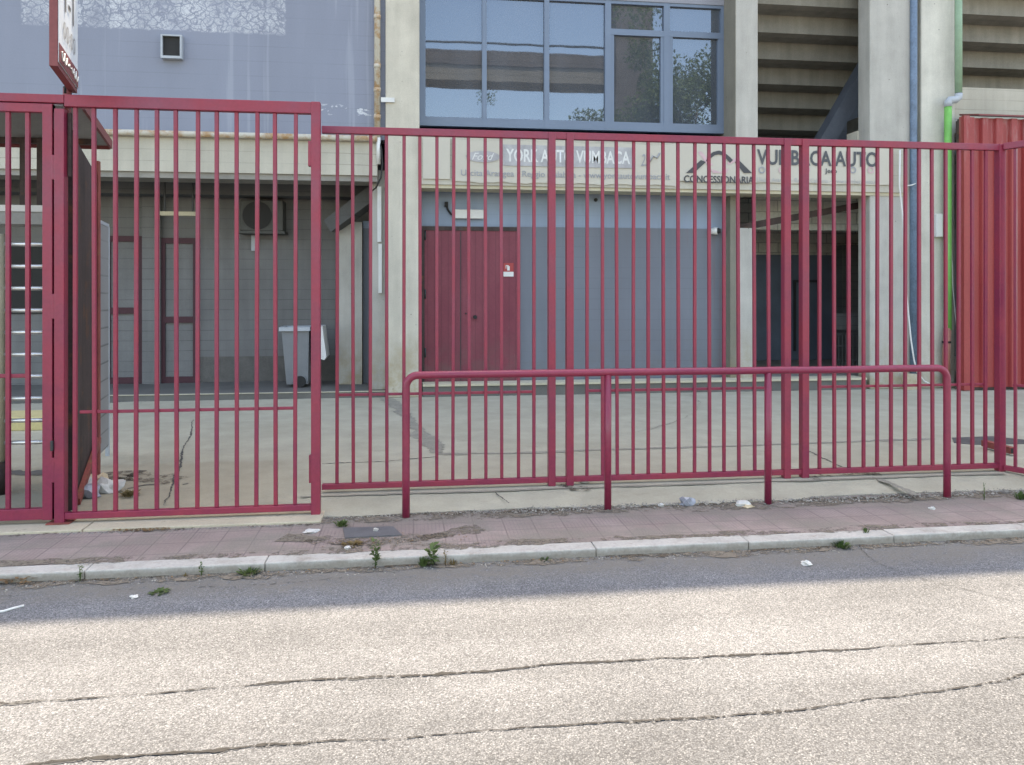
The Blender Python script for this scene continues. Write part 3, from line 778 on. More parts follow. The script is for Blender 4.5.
# room behind the glass
bm = B(); x0, x1 = xc1b - .2, xc2a - .1; y1 = YW + 3.5
sheet(bm, [(x0, YW + .3, zwb - .1), (x1, YW + .3, zwb - .1), (x1, y1, zwb - .1), (x0, y1, zwb - .1)])
sheet(bm, [(x0, YW + .3, zwt + .2), (x1, YW + .3, zwt + .2), (x1, y1, zwt + .2), (x0, y1, zwt + .2)])
sheet(bm, [(x0, y1, zwb - .1), (x1, y1, zwb - .1), (x1, y1, zwt + .2), (x0, y1, zwt + .2)])
sheet(bm, [(x0, YW + .3, zwb - .1), (x0, y1, zwb - .1), (x0, y1, zwt + .2), (x0, YW + .3, zwt + .2)])
sheet(bm, [(x1, YW + .3, zwb - .1), (x1, y1, zwb - .1), (x1, y1, zwt + .2), (x1, YW + .3, zwt + .2)])
obj('room', bm, 'room', b)
bm = B(); bar(bm, P(618, 112, YW + .8), P(712, 58, YW + .8), .05, .07)
for p, q in ((628, 90), (650, 84), (676, 66), (694, 60)): bar(bm, P(p, 122, YW + .8), P(p, q, YW + .8), .035)
obj('stair_railing', bm, 'darkmetal', b)
# maroon double door
xd0, xdm, xd1 = X(424.5, YW), X(460.5, YW), X(519, YW); zd = Z(470, 228, YW)
d = abox('double_door', 'door', b, xd0, xd1, YW - .035, YW - .003, .222, zd, label='maroon metal double door')
bm = B(); box(bm, xdm - .006, xdm + .006, YW - .039, YW - .0345, .23, zd - .06); obj('seam', bm, 'darkmetal', d)
bm = B(); box(bm, xd0 - .04, xd1 + .01, YW - .05, YW - .037, zd - .045, zd + .015); box(bm, xd0 - .05, xd0 - .002, YW - .05, YW - .003, .222, zd - .046); obj('door_frame', bm, 'sheet', d)
bm = B(); p = P(475, 317, YW - .05); tube(bm, [p, p + Vector((0, -.05, 0))], .03, 10); p = P(466, 313.5, YW - .05); tube(bm, [p, p + Vector((0, -.02, 0))], .015, 8); obj('handle', bm, 'rubber', d)
bm = B()
for zz in (.6, 1.5, 2.4): tube(bm, [(xd0 + .01, YW - .05, zz), (xd0 + .01, YW - .05, zz + .14)], .014, 8)
obj('hinge', bm, 'darkmetal', d)
# right bay
YB = 14.8
bx('side_wall', 'step', X(872, YB), X(872, YB) + .3, YC + 1.4, YB, .05, 3.6)
bx('back_wall', 'blocks', X(735, YW), X(872, YB), YB, YB + .3, .2165, 3.9, label='pale block wall at the back of the passage')
dd = abox('double_door', 'navy', b, X(752, YB), X(832, YB), YB - .05, YB - .003, .22, Z(790, 255, YB), label='navy metal door at the back of the passage')
bm = B(); x0, x1 = X(792, YB), X(818, YB); za, zb = .4, Z(800, 280, YB)
for q in ((x0, x0 + .05, za, zb), (x1 - .05, x1, za, zb)): box(bm, q[0], q[1], YB - .08, YB - .052, q[2], q[3])
box(bm, x0 + .05, x1 - .05, YB - .078, YB - .053, zb - .05, zb); obj('wicket_frame', bm, 'darkmetal', dd)
bx('passage_wall', 'recess', X(834, YB), X(870, YB), YB - .3, YB - .002, .2165, Z(850, 246, YB))
bx('passage_ceiling', 'step', X(724, YW), X(872, YB), YC + .4, YB, zfb + .35, zfb + .6)
bx('block_upstand', 'blocks', X(755, 12.7), X(880, 12.7), 12.7, 12.85, Z(800, 230, 12.7), zfb + .348)
bm = B(); bar(bm, P(738, 228, YC + .7), P(869, 203.5, YC + .7), .12, .11); obj('sloping_beam', bm, 'sheet', b)
bx('platform_grate', 'recess', X(834, 13.4), X(866, 13.4), 13.38, 13.4, .9, 1.2)
bm = B()
for i in range(9):
    p = 835 + i * 3.6; bar(bm, P(p, 372, 13.3), P(p, 334, 13.3), .012)
for q in (334, 346, 360): bar(bm, P(835, q, 13.302), P(866, q, 13.302), .014)
obj('mesh_gate', bm, 'recess', b)
# stepped underside of the stands
def steps(x0, x1, n0, clip=False):
    y = YC + .62; z = Z(815, 11, y + .2) + .32 * n0
    y -= .42 * n0
    for i in range(n0 + 6):
        bm = B(); prism_x(bm, [(y, z), (y, z + .30), (y + .44, z + .30), (y + .44, z - .02), (y + .16, z - .02)], x0, x1)
        obj('terrace_step', bm, 'step', b)
        if clip and i == 3: x1 = X(854, y + .4)
        y += .42; z -= .32
    bm = B(); prism_x(bm, [(y - .02, z), (y - .02, z + .3), (y + 3, z - 1.3), (y + 3, z - 1.6)], x0, x1); obj('rake_slab', bm, 'soffit', b)
    return y, z
bx('bay_jamb', 'rawside', xc2b - .06, xc2b + .02, YC + .9, YC + 4, zfb + .6, 6.3)
steps(xc2b + .02, xc3a + 1.1, 1, True)
steps(xc4b, xc4b + 9, 1)
bm = B(); bar(bm, P(818, 152, 12.55), P(872, 58, 12.55), .3, .26); obj('diagonal_brace', bm, 'brace', b, 'slanting blue-grey brace under the stand steps')
bx('bearing_block', 'column', X(857, YC + .3), xc3a - .002, YC + .3, YC + .6, Z(862, 140, YC + .3), Z(862, 131, YC + .3))
bx('bay_floor', 'soffit', xc2b, xc3a, YC + .3, 17, zft - .4, zft - .25)
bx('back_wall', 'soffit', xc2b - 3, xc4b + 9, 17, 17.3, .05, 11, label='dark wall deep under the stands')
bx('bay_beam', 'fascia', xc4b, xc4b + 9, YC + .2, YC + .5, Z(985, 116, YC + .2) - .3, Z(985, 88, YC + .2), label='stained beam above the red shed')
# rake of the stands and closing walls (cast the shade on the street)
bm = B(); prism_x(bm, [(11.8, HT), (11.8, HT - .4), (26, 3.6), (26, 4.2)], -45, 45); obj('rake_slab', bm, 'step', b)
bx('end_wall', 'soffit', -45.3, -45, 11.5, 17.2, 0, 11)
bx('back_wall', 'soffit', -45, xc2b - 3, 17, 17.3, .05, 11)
bx('right_wall', 'column2', xc4b + 9, 45, YC + .1, 11.8, .05, HT - 1.0)
# downpipes on the right-hand columns
bm = B(); Y = YC - .03; tube(bm, [(X(913.5, Y), Y, .3), (X(913.5, Y), Y, 4), (X(914.5, Y), Y, HT - .2)], .055, 12); obj('drainpipe', bm, 'bluepipe', b, 'blue drainpipe between the two right columns')
bx('pipe_boot', 'column', X(906, Y - .1), X(919, Y - .1), Y - .1, Y + .06, .05, .3)
Y = YC - .1
bm = B(); x = X(958.5, Y); tube(bm, [(x, Y, Z(958, 93, Y)), (x, Y, 6), (x, Y, HT - .2)], .055, 12); obj('drainpipe', bm, 'greenlt', b, 'pale green upper drainpipe')
bm = B(); x2 = X(948, Y); za = Z(950, 97, Y)
tube(bm, [(x, Y, za + .06), (x, Y, za), (x - .05, Y, za - .04), (x2 + .03, Y, za - .05), (x2, Y, za - .09), (x2, Y, za - .16)], .06, 12); obj('pipe_elbow', bm, 'greywhite', b)
bm = B(); tube(bm, [(x2, Y, Z(948, 330, Y)), (x2, Y, 2), (x2, Y, za - .14)], .056, 12); obj('drainpipe', bm, 'green', b, 'bright green lower drainpipe')
bm = B(); tube(bm, [(x2 - .03, Y, .1), (x2 - .03, Y, .6), (x2 - .01, Y, Z(948, 328, Y))], .058, 12); obj('drainpipe', bm, 'terra', b, 'terracotta foot of the green drainpipe')
bm = B(); tube(bm, [(x2 - .025, Y, Z(948, 343, Y)), (x2 - .025, Y, Z(948, 341, Y))], .066, 12); obj('pipe_clamp', bm, 'rubber', b)
bm = B(); Y = YC - .12
tube(bm, [P(900, 150, Y), P(899.5, 185, Y), P(903, 220, Y), P(905, 270, Y), P(907, 300, Y), P(911, 340, Y), P(914, 360, Y), P(917, 372, Y), P(924, 381, Y), P(934, 386, Y)], .013, 6); obj('cable', bm, 'white', b, 'white cable hanging down the right column')
bm = B(); tube(bm, [P(906, 186, YC - .1), P(912, 185, YC - .11), P(917, 183, YC - .06)], .01, 6); obj('cable_tie', bm, 'white', b)
bm = B(); Y = YC - .1
tube(bm, [P(950, 195, Y), P(951, 240, Y), P(953, 290, Y), P(956, 320, Y), P(957.5, 342, Y)], .01, 6); obj('cable', bm, 'white', b)

# ------------------------------------------------------------------ things on the building
def solo(name, label, cat, bm, m, loc, group=None): return tag(obj(name, bm, m, loc=loc), label, cat, group)
# vent / floodlight box on the grey-blue wall
Y = 11.5; p = P(173, 48, Y)
t = thing('wall_vent', 'small square vent with pale frame on grey-blue wall', 'vent', p)
x0, x1, z0, z1 = X(162.5, Y), X(183.5, Y), Z(173, 60, Y), Z(173, 36.5, Y)
bm = B()
for q in ((x0, x1, z0, z0 + .035), (x0, x1, z1 - .02, z1), (x0, x0 + .025, z0 + .035, z1 - .02), (x1 - .025, x1, z0 + .035, z1 - .02)): box(bm, q[0], q[1], Y - .09, Y - .002, q[2], q[3])
obj('frame', bm, 'greywhite', t)
bm = B(); box(bm, x0 + .025, x1 - .025, Y - .05, Y - .003, z0 + .035, z1 - .02); obj('grille', bm, 'rubber', t)
# banners
YBN = YC - .055
p = P(545, 183, YBN)
t = thing('banner', 'faded banner with grey-blue lettering band, below the blue windows', 'banner', p)
x0, x1, z0, z1 = X(452, YBN), X(676, YBN), Z(560, 187, YBN) + .05, Z(560, 141, YBN)
bm = B()
nx = 40
rows = []
for i in range(nx + 1):
    x = x0 + (x1 - x0) * i / nx
    s = .010 * math.sin(i * .9) + .006 * math.sin(i * 2.3)
    rows.append([bm.verts.new((x, YBN - .004 + .002 * math.sin(i * 1.3), z0 + s)), bm.verts.new((x, YBN - .004 + .002 * math.sin(i * 1.1 + 1), z1 - .4 * s - .03 * math.sin(math.pi * ((i * 4 / nx) % 1))))])
for a, c in zip(rows, rows[1:]): bm.faces.new((a[0], c[0], c[1], a[1]))
thicken(bm, (0, .003, 0))
obj('vinyl', bm, 'banner', t)
yt = YBN - .014
def bxz(pxa, pya, pxb, pyb, Y): # pixel rectangle -> x0,x1,z0,z1
    m_ = (pxa + pxb) / 2
    return X(pxa, Y), X(pxb, Y), Z(m_, pyb, Y), Z(m_, pya, Y)
a = bxz(503, 146, 632, 167, yt); bm = B(); box(bm, a[0], a[1], yt, yt + .003, a[2], a[3]); obj('lettering_band', bm, 'bandblue', t)
a = bxz(506, 150, 630, 163, yt); text('lettering', 'YORK AUTO VUMBACA', *a, yt - .003, 'inkwhite', t, .022)
a = bxz(461, 171.5, 670, 179.5, yt); text('small_lettering', 'Uscita Arangea - Reggio Calabria - www.yorkautovumbaca.it', *a, yt, 'ink', t, .006)
bm = B(); c = P(483, 156.5, yt); rx, rzz = X(500, yt) - X(483, yt), .085
vs = [bm.verts.new((c.x + rx * math.cos(k * math.pi / 16), yt, c.z + rzz * math.sin(k * math.pi / 16))) for k in range(32)]; bm.faces.new(vs); obj('oval_emblem', bm, 'bandblue', t)
a = bxz(472, 153, 494, 160, yt); text('emblem_lettering', 'Ford', *a, yt - .003, 'inkwhite', t, .0, .4)
a = bxz(641, 154, 650, 166, yt); text('emblem_lettering', '25', a[0], a[1], a[2], a[3], yt, 'ink', t, .0, .3)
bm = B(); tube(bm, [P(649, 163, yt), P(653, 156, yt), P(657, 158, yt), P(660, 153, yt)], .012, 6); obj('emblem_swoosh', bm, 'ink', t)
# blank panel left of the banner
Y = YC - .05
bm = B(); box(bm, X(423, Y), X(450, Y), Y - .01, Y + .006, Z(436, 179, Y), Z(436, 138, Y)); solo('notice_panel', 'blank cream panel on the beam beside the pale column', 'panel', bm, 'banner', P(436, 179, Y))
p = P(787, 187, YBN)
t = thing('banner', 'banner with black chevron logo and dark capitals over the passage', 'banner', p)
a = bxz(679, 142.5, 893, 187, YBN)
bm = B(); rows = []
for i in range(nx + 1):
    x = a[0] + (a[1] - a[0]) * i / nx; s = .006 * math.sin(i * .8 + 1)
    rows.append([bm.verts.new((x, YBN - .004 + .002 * math.sin(i * 1.7), a[2] + .06 + s)), bm.verts.new((x, YBN - .004 + .002 * math.sin(i * 1.2), a[3] - .4 * s))])
for q, c in zip(rows, rows[1:]): bm.faces.new((q[0], c[0], c[1], q[1]))
thicken(bm, (0, .003, 0))
obj('vinyl', bm, 'banner', t)
a = bxz(757, 150.5, 878, 166, yt); text('lettering', 'VUMBACA AUTO', *a, yt, 'inkdark', t, .024)
a = bxz(684, 175.8, 754, 183, yt); text('logo_lettering', 'CONCESSIONARIA', *a, yt, 'inkblack', t, .022)
a = bxz(757, 178.5, 877, 184, yt); text('small_lettering', 'Uscita Arangea - Reggio Calabria - www.vumbacaauto.it', *a, yt, 'inkpale', t, .0)
a = bxz(825, 168.5, 837, 174.5, yt); text('brand_lettering', 'Jeep', *a, yt, 'inkdark', t, .015)
def flat(name, pts, m, back=0.0):
    bm = B(); vs = [bm.verts.new(P(q[0], q[1], yt + back)) for q in pts]; bm.faces.new(vs)
    thicken(bm, (0, .0015, 0)); obj(name, bm, m, t)
flat('logo_stroke', [(686, 173), (694, 173), (706, 162), (701, 160)], 'inkblack')
flat('logo_stroke', [(735, 162), (739, 160), (752, 173), (744, 173)], 'inkblack')
bm = B(); yq = yt - .002
arc = [P(706, 161, yq), P(708, 156, yq), P(713, 152, yq), P(719, 150.5, yq), P(724, 152, yq), P(730, 157, yq), P(733, 160, yq)]
arc2 = [P(709, 162, yq), P(711, 158, yq), P(715, 155, yq), P(719, 154.2, yq), P(722, 155, yq), P(727, 159.5, yq), P(730, 163, yq)]
va = [bm.verts.new(q) for q in arc]; vb = [bm.verts.new(q) for q in arc2]
for i in range(len(arc) - 1): bm.faces.new((va[i], va[i + 1], vb[i + 1], vb[i]))
obj('logo_arch', bm, 'inkblack', t)
flat('logo_stroke', [(698, 152), (701, 151), (713, 165), (708, 166)], 'pink', .004)
flat('logo_stroke', [(729, 165), (727, 163), (737, 157), (740, 159)], 'pink', .004)
flat('logo_stroke', [(711, 169), (720, 172), (729, 168), (727, 173), (713, 173)], 'pink')
for px, py, mm in ((762, 170, 'ink'), (782, 170, 'pink'), (807, 170, 'pink'), (853, 170, 'ink'), (871, 170, 'pink')):
    bm = B(); c = P(px, py, yt); r = .055
    vo = [bm.verts.new((c.x + r * math.cos(k * math.pi / 8), yt, c.z + r * math.sin(k * math.pi / 8))) for k in range(16)]
    vi = [bm.verts.new((c.x + r * .62 * math.cos(k * math.pi / 8), yt, c.z + r * .62 * math.sin(k * math.pi / 8))) for k in range(16)]
    for k in range(16): bm.faces.new((vo[k], vo[(k + 1) % 16], vi[(k + 1) % 16], vi[k]))
    obj('round_emblem', bm, mm, t)
# lamp over the door
Y = YW - .005
bm = B(); box(bm, X(454.5, Y), X(483, Y), Y - .09, Y, Z(468, 219, Y), Z(468, 210, Y), bev=.01)
t = thing('wall_lamp', 'long white box lamp above the maroon double door', 'lamp', P(468, 219, Y)); obj('lamp_body', bm, 'white', t)
bm = B(); tube(bm, [P(446, 204, Y - .02), P(448, 210, Y - .02), P(451, 214, Y - .03), P(455, 215, Y - .03)], .016, 6); box(bm, X(444.5, Y), X(448, Y), Y - .04, Y - .001, Z(446, 207, Y), Z(446, 202, Y)); obj('cable', bm, 'rubber', t)
bm = B(); p = P(595.5, 200, YW); tube(bm, [p, p + Vector((0, -.04, 0))], .028, 10); solo('wall_bolt', 'small black fitting on the pale blue strip', 'bolt', bm, 'rubber', p)
# fire sign on door
Y = YW - .037; a = bxz(503.5, 263, 513.5, 276.5, Y)
t = thing('fire_sign', 'small red and white fire sign on the maroon door', 'sign', (a[0], Y, a[2]))
zc = a[2] + (a[3] - a[2]) * .35
bm = B(); box(bm, a[0], a[1], Y - .006, Y - .001, zc, a[3]); obj('red_field', bm, 'firered', t)
bm = B(); box(bm, a[0], a[1], Y - .006, Y - .001, a[2], zc - .0005); obj('white_field', bm, 'white', t)
bm = B(); xm = (a[0] + a[1]) / 2; box(bm, xm - .022, xm + .018, Y - .009, Y - .0065, zc + .02, a[3] - .05); box(bm, xm - .035, xm + .0, Y - .009, Y - .0065, a[3] - .048, a[3] - .035); box(bm, xm - .045, xm - .036, Y - .009, Y - .0065, zc + .05, a[3] - .035); obj('pictogram', bm, 'white', t)
# security camera
p = P(713, 231.5, YW)
t = thing('security_camera', 'white dome security camera with black lens on blue wall', 'camera', p)
bm = B(); tube(bm, [p, p + Vector((0, -.05, 0))], .05, 14); obj('mount', bm, 'white', t)
bm = B(); q = p + Vector((.0, -.06, 0)); tube(bm, [q + Vector((-.06, .02, 0)), q + Vector((-.05, .0, 0)), q + Vector((0, -.04, 0)), q + Vector((.03, -.06, 0))], [.02, .05, .062, .055], 14); obj('dome', bm, 'white', t)
bm = B(); tube(bm, [q + Vector((.028, -.058, 0)), q + Vector((.07, -.08, 0))], [.05, .035], 14); obj('lens', bm, 'rubber', t)
# air conditioner in recess
Y = YR - .002
a = bxz(240, 200, 283, 231, Y - .35); 
t = thing('air_conditioner', 'outdoor air conditioner unit on the recess wall', 'air conditioner', ((a[0] + a[1]) / 2, Y, a[2]))
bm = B(); box(bm, a[0], a[1], Y - .35, Y - .03, a[2], a[3], bev=.015); obj('case', bm, 'acgrey', t)
bm = B(); c = Vector((a[0] + (a[1] - a[0]) * .4, Y - .352, (a[2] + a[3]) / 2)); tube(bm, [c, c + Vector((0, -.012, 0))], .225, 24); obj('fan_guard', bm, 'rubber', t)
bm = B(); box(bm, a[0] - .03, a[1] + .03, Y - .37, Y, a[2] - .04, a[2] - .001); obj('bracket', bm, 'acgrey', t)
bm = B(); box(bm, X(252, Y), X(257, Y), Y - .06, Y - .001, a[2] - .3, a[2] - .05); obj('pipe_cover', bm, 'greywhite', t)
# fluorescent fitting
Y = YC + .9
bm = B(); box(bm, X(160, Y), X(196, Y), Y, Y + .09, Z(178, 215.5, Y), Z(178, 211.5, Y))
t = thing('ceiling_lamp', 'unlit strip lamp hanging under the recess ceiling', 'lamp', P(178, 215, Y)); obj('diffuser', bm, 'platform_edge', t)
bm = B()
for px in (164, 192): x = X(px, Y); box(bm, x - .012, x + .012, Y + .03, Y + .05, Z(178, 211, Y), zlb + .11)
obj('hanger', bm, 'darkmetal', t)
# wheelie bin
Yb = 12.3; zb = .136
x0, x1 = X(284, Yb), X(311, Yb); t = thing('wheelie_bin', 'grey wheelie bin with its pale lid hanging open', 'bin', ((x0 + x1) / 2, Yb, zb))
bm = B(); ht = Z(297, 327, Yb) 
lo = [(x0 + .07, Yb - .2), (x1 - .02, Yb - .2), (x1 - .02, Yb + .2), (x0 + .07, Yb + .2)]; hi = [(x0, Yb - .25), (x1, Yb - .25), (x1, Yb + .25), (x0, Yb + .25)]
va = [bm.verts.new((q[0], q[1], zb + .05)) for q in lo]; vb = [bm.verts.new((q[0], q[1], ht)) for q in hi]
bm.faces.new(va[::-1]);
for k in range(4): bm.faces.new((va[k], va[(k + 1) % 4], vb[(k + 1) % 4], vb[k]))
obj('bin_body', bm, 'binbody', t)
bm = B()
for q in ((x0 - .03, x1 + .02, Yb - .28, Yb - .24), (x0 - .03, x1 + .02, Yb + .24, Yb + .28), (x0 - .03, x0 + .01, Yb - .24, Yb + .24), (x1 - .02, x1 + .02, Yb - .24, Yb + .24)): box(bm, *q, ht - .05, ht + .01)
obj('rim', bm, 'greywhite', t)
bm = B(); xl = X(312, Yb); xr = X(328, Yb)
prism(bm, [(xl + .02, ht + .03), (xr - .06, ht + .02), (xr, ht - .45), (xr - .03, ht - .5), (xl + .06, ht - .45)], Yb - .24, Yb + .24); obj('lid', bm, 'white', t)
for yy in (Yb - .24, Yb + .2):
    bm = B(); x = X(302, Yb); tube(bm, [(x, yy, zb + .09), (x, yy + .05, zb + .09)], .088, 20); obj('wheel', bm, 'rubber', t)
bm = B(); tube(bm, [(X(312, Yb), Yb - .2, ht - .02), (X(316, Yb), Yb - .2, ht + .06), (X(316, Yb), Yb + .2, ht + .06), (X(312, Yb), Yb + .2, ht - .02)], .016, 8); obj('handle', bm, 'rubber', t)
# white boxes on column side
Y = YC + .25
bm = B(); box(bm, X(377.5, Y), X(381.5, Y), Y - .06, Y - .001, Z(381, 242, Y), Z(381, 187, Y)); box(bm, X(378.5, Y), X(382, Y), Y - .05, Y - .001, Z(381, 293, Y), Z(381, 244, Y)); xx = X(380, Y)
solo('cable_box', 'white cable duct on the pier behind the first pale column', 'cable duct', bm, 'white', (xx, YC + .4, 1.7))
Y = YC; a = bxz(934.5, 214, 941, 237, Y)
bm = B(); box(bm, a[0], a[1], Y - .05, Y + .028, a[2], a[3], bev=.006); solo('junction_box', 'white junction box beside the green drainpipe', 'junction box', bm, 'white', (a[0], Y, a[2]))

# ------------------------------------------------------------------ red shed
Y = 11.02; x0 = X(955.5, Y + .18); zt = Z(975, 116, Y)
t = thing('corrugated_shed', 'tall brick-red corrugated metal shed behind the fence corner', 'shed', (x0, Y, .05))
def corr(bm, x0, x1, y, z0, z1, per=.25, dpt=.045):
    pts = []; x = x0
    while x < x1:
        q = per * random.uniform(.93, 1.07); d1 = dpt * random.uniform(.8, 1.15); e1 = random.uniform(-.006, .006)
        pts += [(x, y + e1), (x + q * .42, y + e1), (x + q * .5, y + d1), (x + q * .92, y + d1)]; x += q
    for yy in (0,):
        lo = [bm.verts.new((p[0], p[1], z0)) for p in pts]; hi = [bm.verts.new((p[0], p[1], z1)) for p in pts]
        for i in range(len(pts) - 1): bm.faces.new((lo[i], lo[i + 1], hi[i + 1], hi[i]))
bm = B(); corr(bm, x0 + .08, x0 + 5, Y, .10, zt - .02); obj('front_sheet', bm, 'shed', t)
bm = B(); box(bm, x0, x0 + .1, Y - .012, Y + .1, .06, zt); obj('corner_post', bm, 'shed', t)
bm = B(); box(bm, x0 + .005, x0 + .03, Y + .1, Y + .18, .06, zt - .05); obj('side_sheet', bm, 'sheet', t)  # side away from the light, its shade put into the darker sheet colour
bm = B(); box(bm, x0 + .03, x0 + 5, Y + .08, Y + .18, zt - .2, zt - .02); box(bm, x0 + .03, x0 + 5, Y + .06, Y + .18, .06, .12); obj('inner_frame', bm, 'sheet', t)
bm = B(); prism_x(bm, [(Y - .05, zt), (Y - .05, zt + .025), (Y + .38, zt + .12), (Y + .38, zt + .09)], x0 + .22, x0 + 5.1); obj('roof', bm, 'signred', t)

# ------------------------------------------------------------------ turnstile behind the narrow gate
pa, pb = Vector((-2.42, 5.78, .04)), Vector((-2.67, 6.88, .05))
t = thing('turnstile', 'full height turnstile with steel bars and maroon sheet side', 'turnstile', (-3.1, 6.3, .05))
dr = (pb - pa).normalized(); nrm = Vector((dr.y, -dr.x, 0))
zs0, zs1 = 2.78, 2.42
bm = B(); vs = []
for q, zz in ((pa, 2.76), (pb, 2.60)):
    for s in (-.006, .006):
        vs.append((bm.verts.new(q + nrm * s), bm.verts.new(Vector((q.x, q.y, zz)) + nrm * s)))
for i, j in ((0, 1), (1, 3), (3, 2), (2, 0)): bm.faces.new((vs[i][0], vs[j][0], vs[j][1], vs[i][1]))
bm.faces.new((vs[0][1], vs[1][1], vs[3][1], vs[2][1]))
obj('side_sheet', bm, 'sheet', t)
bm = B(); bar(bm, pb + Vector((0, .03, -.01)), pb + Vector((0, .03, 2.66)), .05, .05); obj('post', bm, 'rustbar', t)
bm = B(); bar(bm, pa.lerp(pb, .15) + nrm * .03 + Vector((0, 0, .03)), pb + nrm * .03 + Vector((0, 0, .3)), .035, .05); obj('brace', bm, 'rustbar', t)
bm = B(); bar(bm, pa + nrm * .02 + Vector((0, 0, .02)), pa + nrm * .02 + Vector((0, 0, 2.7)), .03, .04); obj('post', bm, 'sheet', t)
# roof: shallow slope falling towards the yard
q0, q1 = P(82, 106, 5.95), P(111, 146, 6.9)
bm = B()
xl = -5.2
ra, rb = Vector((q0.x, 5.95, q0.z)), P(110, 146, 7.1)
a0, a1 = bm.verts.new(ra), bm.verts.new(rb); b0, b1 = bm.verts.new(Vector((xl, 5.95, ra.z))), bm.verts.new(Vector((xl, 7.1, rb.z)))
bm.faces.new((a0, a1, b1, b0)); thicken(bm, (0, 0, .012)); obj('roof_sheet', bm, 'roofsheet', t)
bm = B(); bar(bm, ra + Vector((.01, 0, .01)), rb + Vector((.01, 0, .01)), .02, .07); bar(bm, rb + Vector((0, 0, .0)), Vector((xl, 7.1, rb.z)), .02, .06); obj('roof_edge', bm, 'signred', t)
bm = B(); bar(bm, (xl, 6.9, rb.z - .0), (pb.x, 6.9, rb.z - .0), .05, .06); obj('roof_beam', bm, 'sheet', t)
for px in (24, 41):
    bm = B(); x = X(px, 6.85); box(bm, x - .025, x + .025, 6.83, 6.87, Z(px, 205, 6.85), rb.z); obj('hanger', bm, 'sheet', t)
# rotor
xp = X(0, 6.35); bm = B(); tube(bm, [(xp, 6.35, .30), (xp, 6.35, 1.2), (xp, 6.35, Z(2, 234, 6.35))], .038, 14); obj('rotor_column', bm, 'platform_edge', t)
bm = B(); tube(bm, [(xp, 6.35, .05), (xp, 6.35, .3)], .06, 14); obj('rotor_foot', bm, 'sheet', t)
xq = X(66, 6.35)
for k in range(10):
    zz = Z(30, 244.3 + 22.0 * k, 6.35)
    bm = B(); tube(bm, [(xp, 6.35, zz), (xq - .06, 6.35, zz)], .0165, 10)
    for ang in (2.2, -2.2):
        tube(bm, [(xp, 6.35, zz), (xp + .55 * math.cos(ang), 6.35 + .55 * math.sin(ang), zz)], .0165, 10)
    obj('rotor_bar', bm, 'steel', t)
bm = B(); ya = 6.6
box(bm, -5.2, xq - .05, ya, ya + .05, Z(20, 211.5, ya), Z(20, 205, ya)); obj('cross_beam', bm, 'white', t)
bm = B(); box(bm, -5.2, xq - .05, ya + .01, ya + .3, Z(20, 224, ya), Z(20, 212, ya)); obj('head_box', bm, 'roofsheet', t)
# gridded side panel further in
pc, pd = Vector((X(97, 7.2), 7.2, .05)), Vector((X(107.5, 7.7), 7.7, .05)); zg = Z(100, 224, 7.4)
t = thing('side_screen', 'pale grey gridded metal screen beyond the turnstile side', 'screen', pc)
bm = B(); bar(bm, pc.lerp(pd, .5) + Vector((0, 0, .07)), pc.lerp(pd, .5) + Vector((0, 0, zg - .05)), .02, .02)
bm.clear()
d_ = (pd - pc).normalized(); n_ = Vector((d_.y, -d_.x, 0)) * .012
vv = [bm.verts.new(q) for q in (pc + n_ + Vector((0, 0, .1)), pd + n_ + Vector((0, 0, .1)), pd + n_ + Vector((0, 0, zg - .05)), pc + n_ + Vector((0, 0, zg - .05)))]
bm.faces.new(vv); thicken(bm, n_ * -1.6); obj('infill', bm, 'mesh', t)
bm = B(); bar(bm, pd + Vector((0, 0, .0)), pd + Vector((0, 0, zg - .05)), .03, .03); bar(bm, pc + Vector((0, 0, 0)), pc + Vector((0, 0, zg - .05)), .03, .03); bar(bm, pc + Vector((0, 0, zg - .04)), pd + Vector((0, 0, zg - .04)), .03, .03); obj('frame', bm, 'greywhite', t)
# yellow concrete step in the yard, far left
bm = B(); box(bm, -9, X(50, 9.2), 9.2, 9.75, .05, .2, bev=.01); solo('concrete_step', 'low pale yellow concrete step seen through the turnstile', 'step', bm, 'yellow', (-4, 9.2, .05))

# ------------------------------------------------------------------ flag sign on the gate
S0, S1 = P(57.5, 67, 5.06), P(77.2, 91.5, 5.74)
z0s = 2.995; z1s = 4.6
t = thing('flag_sign', 'tall narrow white sign board with red edges over the gates', 'sign', (S1.x, S1.y, z0s))
dS = Vector((S1.x - S0.x, S1.y - S0.y, 0)); LS = dS.length; dS.normalize(); nS = Vector((dS.y, -dS.x, 0))
def slab(bm, s0, s1, z0, z1, n0, n1):
    o = Vector((S0.x, S0.y, 0)); vv = []
    for zz in (z0, z1):
        for s, n in ((s0, n0), (s1, n0), (s1, n1), (s0, n1)): vv.append(bm.verts.new(o + dS * s + nS * n + Vector((0, 0, zz))))
    for f in ((0, 1, 2, 3), (4, 5, 6, 7), (0, 1, 5, 4), (1, 2, 6, 5), (2, 3, 7, 6), (3, 0, 4, 7)): bm.faces.new([vv[i] for i in f])
bm = B(); slab(bm, 0, LS, z0s, z1s, -.045, .0); obj('sign_box', bm, 'signred', t)
bm = B(); slab(bm, .012, LS - .012, z0s + .03, z1s - .03, .0015, .005); obj('sign_face', bm, 'signface', t)
zbnd = z0s + .15
bm = B(); slab(bm, .014, LS - .014, z0s + .034, zbnd, .0065, .009); obj('red_band', bm, 'signred', t)
